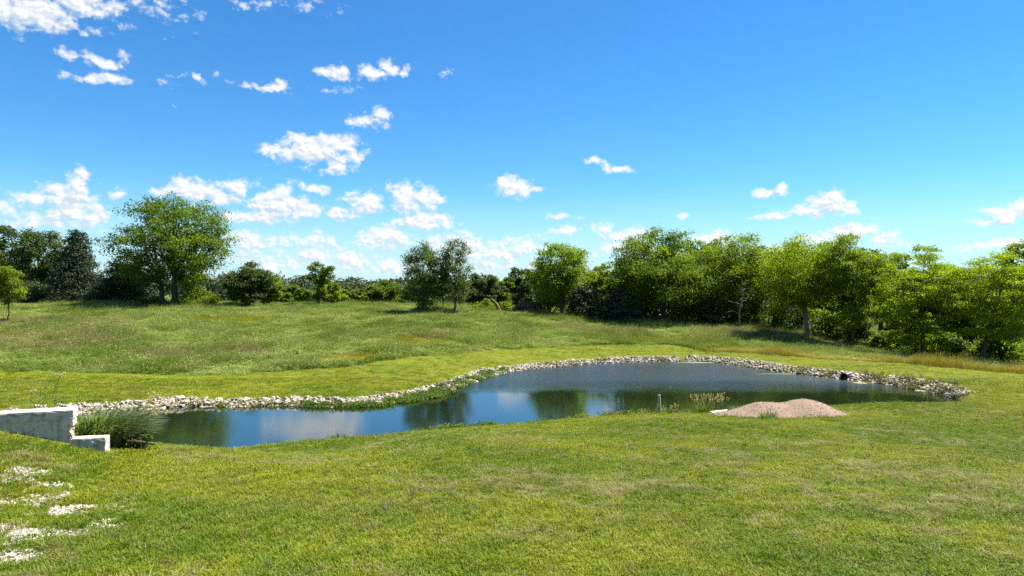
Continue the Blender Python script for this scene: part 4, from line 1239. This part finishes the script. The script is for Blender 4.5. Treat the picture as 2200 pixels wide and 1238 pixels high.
reed_clump('thin plume grass rising behind the coping of the stone wall', -14.3, 20.7, 60, 1.65, .15, .4, 303, 6, 'plume_grass')
shrub('low green weeds between the pond grass and the water', 285, 948, 20.0, 90, 'leaf_shore', 900, 304, leaf=.07, name='weed_clump', cat='weeds')
tb = Tubes(); lp = [at(272, 948, 19.6), at(300, 949.5, 19.7), at(336, 955, 19.9)]
lp = [np.array([p[0], p[1], max(p[2], gz(p[0], p[1]) + .04)]) for p in lp]
c0 = lp[1].copy(); tb.add(np.array(lp) - c0, [.035, .045, .025], 8)
o = link('driftwood', tb.mesh('driftwood'), None, M['bark']); o.location = c0
tag(o, 'brown piece of driftwood lying in front of the arching pond grass', 'driftwood')

# ------------------------------------------------------------------ gravel pile
def gravel_pile():
    D = 37.6; a = at(1688, 902, D); cx_, cy_ = a[0], a[1] + 1.3
    n = 110
    xs = np.linspace(-4.2, 3.9, n); ys = np.linspace(-1.9, 1.9, 48)
    XX, YY = np.meshgrid(xs, ys)
    px_ = np.linspace(-5, 5, 201)
    pz = np.interp(px_, [-4.1, -3.3, -2.7, -1.9, -1.2, -.6, -.1, .3, .8, 1.5, 2.1, 2.7, 3.3, 3.85], [0, .10, .20, .46, .76, .82, .76, .72, .84, .99, .92, .62, .26, 0])
    pz = np.convolve(np.pad(pz, 8, mode='edge'), np.hanning(17) / np.hanning(17).sum(), mode='valid')
    prof = np.interp(XX, px_, pz)
    k = np.clip(1 - (np.abs(YY) / (0.75 + 1.15 * np.sqrt(prof + .02))) ** 1.7, -.3, 1)
    hgt = .84 * prof * k * (0.96 + .08 * fbm(XX, YY, 1.2, 3, 91)) + (fbm(XX, YY, 2.0, 4, 90) - .5) * .10 * (prof > .05)
    gg = ground_z(XX + cx_, YY + cy_); z0 = float(gg.mean())
    ZZ = np.where(hgt > 0.01, gg + hgt, gg - .12) - z0
    i = np.arange(XX.size).reshape(XX.shape)
    q = np.stack([i[:-1, :-1], i[:-1, 1:], i[1:, 1:], i[1:, :-1]], -1).reshape(-1, 4)
    me = mesh_np('gravel_pile', np.stack([XX, YY, ZZ], -1).reshape(-1, 3), q, True)
    m, nt, b, out = principled('pea_gravel')
    t = N(nt, 'ShaderNodeTexCoord')
    n1_ = noise(nt, t.outputs['Object'], 28, 5, .75); n2_ = noise(nt, t.outputs['Object'], 1.1, 5, .6)
    c = mixc(nt, smooth(nt, n1_.outputs[0], .3, .7), (0.17, 0.12, 0.085), (0.29, 0.215, 0.158))
    c = mixc(nt, smooth(nt, n2_.outputs[0], .5, .75, 0, .5), c, (0.27, 0.19, 0.13))
    nt.links.new(c, b.inputs['Base Color']); b.inputs['Roughness'].default_value = .95; b.inputs['Specular IOR Level'].default_value = .1
    bp_ = N(nt, 'ShaderNodeBump'); bp_.inputs['Strength'].default_value = .9; bp_.inputs['Distance'].default_value = .05
    nt.links.new(n1_.outputs[0], bp_.inputs['Height']); nt.links.new(bp_.outputs[0], b.inputs['Normal'])
    o = link('gravel_pile', me, None, m); o.location = (cx_, cy_, z0)
    tag(o, 'pinkish tan pea gravel pile with two humps on the near bank', 'gravel pile')
    r = np.random.default_rng(95); n = 5200
    x = -4.0 + 7.8 * r.random(n); y = -1.9 + 3.8 * r.random(n)
    iy = np.clip(np.round((y + 1.9) / 3.8 * 47).astype(int), 0, 47); ix = np.clip(np.round((x + 4.2) / 8.1 * 109).astype(int), 0, 109)
    kk = (hgt[iy, ix] > .015) | ((r.random(n) < .10) & (hgt[iy, ix] > -.25)); x, y, iy, ix = x[kk], y[kk], iy[kk], ix[kk]
    z = ZZ[iy, ix]; bad = z < -.5
    z = np.where(hgt[iy, ix] > .01, z, gg[iy, ix] - z0)
    sz = .018 + .045 * r.random(len(x)) ** 3
    tt = lerp3((.16, .115, .08), (.31, .235, .175), r.random(len(x)))
    st = scatter('pebbles', np.stack([x, y, z + .004], 1), r.random((len(x), 3)) * 6, np.stack([sz] * 3, 1), r.integers(0, 5, len(x)), tt, GRAV)
    st.parent = o; st['kind'] = 'stuff'
    return cx_, cy_
gpx, gpy = gravel_pile()

def weeds(label, px, py, D, H, W, n, seed, seedhead=0.0, mat='leaf_shore', name='weed_clump', wind=.2):
    r = np.random.default_rng(seed); p = at(px, py, D); x, y = p[0], p[1]; z = gz(x, y)
    root = empty(name, (x, y, z)); tag(root, label, 'weeds')
    specs = []
    for k in range(n):
        a = r.random() * 6.283; q = math.sqrt(r.random())
        d = np.array([math.cos(a) + wind, math.sin(a)]); d /= np.linalg.norm(d) + 1e-6
        specs.append(((math.cos(a) * q * W / 2, math.sin(a) * q * min(W / 2, .5), -.03), H * (.35 + .55 * r.random()), d, H * (.1 + .45 * r.random()), .010 * (.7 + .8 * r.random())))
    V, Q, T = ribbons(r, specs)
    me = mesh_np('leaves', V, Q); add_attr(me, 'tint', 'FLOAT', 'FACE', T.astype(np.float32)); link('leaves', me, root, M[mat])
    ns = int(n * seedhead)
    if ns:
        tb = Tubes(); VV, QQ, off = [], [], 0
        for k in range(ns):
            b_ = np.array([(r.random() - .5) * W, (r.random() - .5) * .5, 0]); e = b_ + np.array([r.normal() * .12 + .05, r.normal() * .1, H * (.75 + .5 * r.random())])
            tb.add(np.stack([b_, (b_ + e) / 2 + r.normal(size=3) * .02, e]), [.006, .005, .004], 3)
            v, q = plume_mesh(r, e - np.array([0, 0, .06]), e + np.array([.03, 0, .12]), .06, .03); VV.append(v); QQ.append(q + off); off += len(v)
        link('stalks', tb.mesh('stalks'), root, M['leaf_tan'])
        me = mesh_np('seed_heads', np.concatenate(VV), np.concatenate(QQ)); add_attr(me, 'tint', 'FLOAT', 'FACE', r.random(len(me.polygons)).astype(np.float32))
        o = link('seed_heads', me, root, M['plume']); o['kind'] = 'stuff'
weeds('golden weeds with seed heads at the water edge beside the gravel pile', 1522, 889, 40.0, 0.85, 2.0, 260, 401, .25)
weeds('low green weeds between the golden weeds and the gravel pile', 1590, 884, 40.6, 0.45, 1.6, 160, 402)
weeds('tuft of tall grass growing against the front of the gravel pile, smaller hump', 1650, 901, 37.0, 0.55, 1.0, 170, 403)
weeds('low grass tuft along the front of the gravel pile, larger hump', 1758, 900, 36.9, 0.28, 1.5, 160, 404)
weeds('small grass tuft at the pointed end of the gravel pile beside the post side', 1562, 897, 37.6, 0.30, .8, 80, 405)
weeds('leafy weeds round the foot of the wooden post', 1432, 891, 40.0, 0.45, 1.3, 160, 406, .06)
weeds('brownish dock clump at the mown edge of the meadow', 600, 796, 56.5, 0.85, 1.5, 150, 407, .1, 'leaf_tan')
weeds('dark reddish weed clump alone out in the meadow', 645, 736, 74, 0.9, 1.3, 150, 408, .1, 'leaf_tan')
weeds('wispy weeds at the near water edge below the lone tree reflection', 722, 946, 33.3, 0.45, 1.1, 60, 409, .1)

# ------------------------------------------------------------------ wooden post, slab, drain pipe, floating scum
p = at(1417, 890, 40.2); x, y = p[0], p[1]; z = gz(x, y)
M['weathered_wood'] = rough_material('weathered_wood', (0.24, 0.20, 0.16), (0.42, 0.37, 0.31), 14, .6, .9, .01)
bm = bmesh.new()
bmesh.ops.create_cone(bm, cap_ends=True, segments=10, radius1=.095, radius2=.08, depth=1.55)
for v in bm.verts:
    v.co.x *= 1.0 + .12 * math.sin(v.co.y * 40); v.co.z += .05 * v.co.x / .07 if v.co.z > 0 else 0
bmesh.ops.bevel(bm, geom=[e for e in bm.edges if len(e.link_faces) == 2 and e.calc_face_angle(0) > 1.0], offset=.008, segments=1, affect='EDGES')
me = bpy.data.meshes.new('wooden_post'); bm.to_mesh(me); bm.free()
o = link('wooden_post', me, None, M['weathered_wood']); o.location = (x, y, z + .35); o.rotation_euler = (0, R(-2), 0)
tag(o, 'weathered grey wooden post standing alone at the near water edge', 'post')

p = at(1548, 888, 39.3)
o = block('stone_slab', None, -.55, .55, -.25, .25, -.05, .06, M['limestone_rough'], .02, 2, .02, 3)
o.location = (p[0], p[1], gz(p[0], p[1]) + .05); o.rotation_euler = (R(4), R(-3), R(12))
tag(o, 'flat tan stone slab lying at the pointed end of the gravel pile', 'stone slab')

m, nt, b, out = principled('black_plastic'); b.inputs['Base Color'].default_value = (.006, .006, .010, 1); b.inputs['Roughness'].default_value = .5
M['pipe'] = m
def drain_pipe():
    D = 56.2; p = at(1818, 811, D); root = empty('drain_pipe', (p[0], p[1], .26), R(48))
    tag(root, 'black drain pipe end sticking out of the riprap over the water', 'pipe')
    prof_o = []; L = 1.1
    xs = np.linspace(-.55, .9, 26); ro = .27 + .015 * (np.arange(26) % 2)
    a = np.arange(16) / 16 * 6.28318
    def cyl(xs, rs):
        V = np.stack([np.repeat(xs, 16), (rs[:, None] * np.cos(a)[None]).ravel(), (rs[:, None] * np.sin(a)[None]).ravel()], 1)
        i = np.arange(len(xs) - 1)[:, None] * 16; j = np.arange(16)[None]; k = (j + 1) % 16
        return V, np.stack([i + j, i + k, i + 16 + k, i + 16 + j], -1).reshape(-1, 4)
    xall = np.concatenate([[.85, .6, -.545], xs])
    rall = np.concatenate([[.21, .23, .24], ro])
    V, Q = cyl(xall, rall)
    link('pipe_body', mesh_np('pipe_body', V, Q), root, M['pipe'])
    V, Q = cyl(np.array([-.56, -.60, -.60, -.56, -.56]), np.array([.245, .25, .31, .31, .245]))
    link('pipe_rim', mesh_np('pipe_rim', V, Q), root, M['pipe'])
drain_pipe()

m, nt, b, out = principled('pond_scum')
t = N(nt, 'ShaderNodeTexCoord'); n_ = noise(nt, t.outputs['Object'], 4, 5, .6)
nt.links.new(mixc(nt, n_.outputs[0], (.12, .13, .05), (.26, .27, .15)), b.inputs['Base Color']); b.inputs['Roughness'].default_value = .8
M['scum'] = m
def scum(label, px, py, w, d, seed):
    r = np.random.default_rng(seed); D = CAMZ * F / (py - CY); x = (px - CX) / F * D
    a = np.arange(28) / 28 * 6.28318
    rad = 1 + .35 * np.sin(a * 3 + seed) * r.random() + .18 * r.normal(size=28)
    V = [(0, 0, .022)] + [(math.cos(q) * w * k * .9, math.sin(q) * d * k * .9, .018) for q, k in zip(a, rad)] + [(math.cos(q) * w * k, math.sin(q) * d * k, -.01) for q, k in zip(a, rad)]
    tri = np.array([(0, 1 + i, 1 + (i + 1) % 28) for i in range(28)]); qd = np.array([(1 + i, 29 + i, 29 + (i + 1) % 28, 1 + (i + 1) % 28) for i in range(28)])
    o = link('algae_mat', mesh_np('algae_mat', np.array(V), [tri, qd]), None, M['scum']); o.location = (x, D, 0)
    tag(o, label, 'algae')
scum('pale algae mat floating just past the black pipe', 1853, 823, .8, .3, 1)
scum('pale algae mat floating in the shaded corner of the pond by the dam', 1985, 840, .7, .25, 2)
scum('long pale scum line where the two stone bands meet at the far corner', 1505, 779, 2.4, .25, 3)
scum('thin scum line under the weedy grey stones', 1680, 804.0, 2.2, .15, 4)
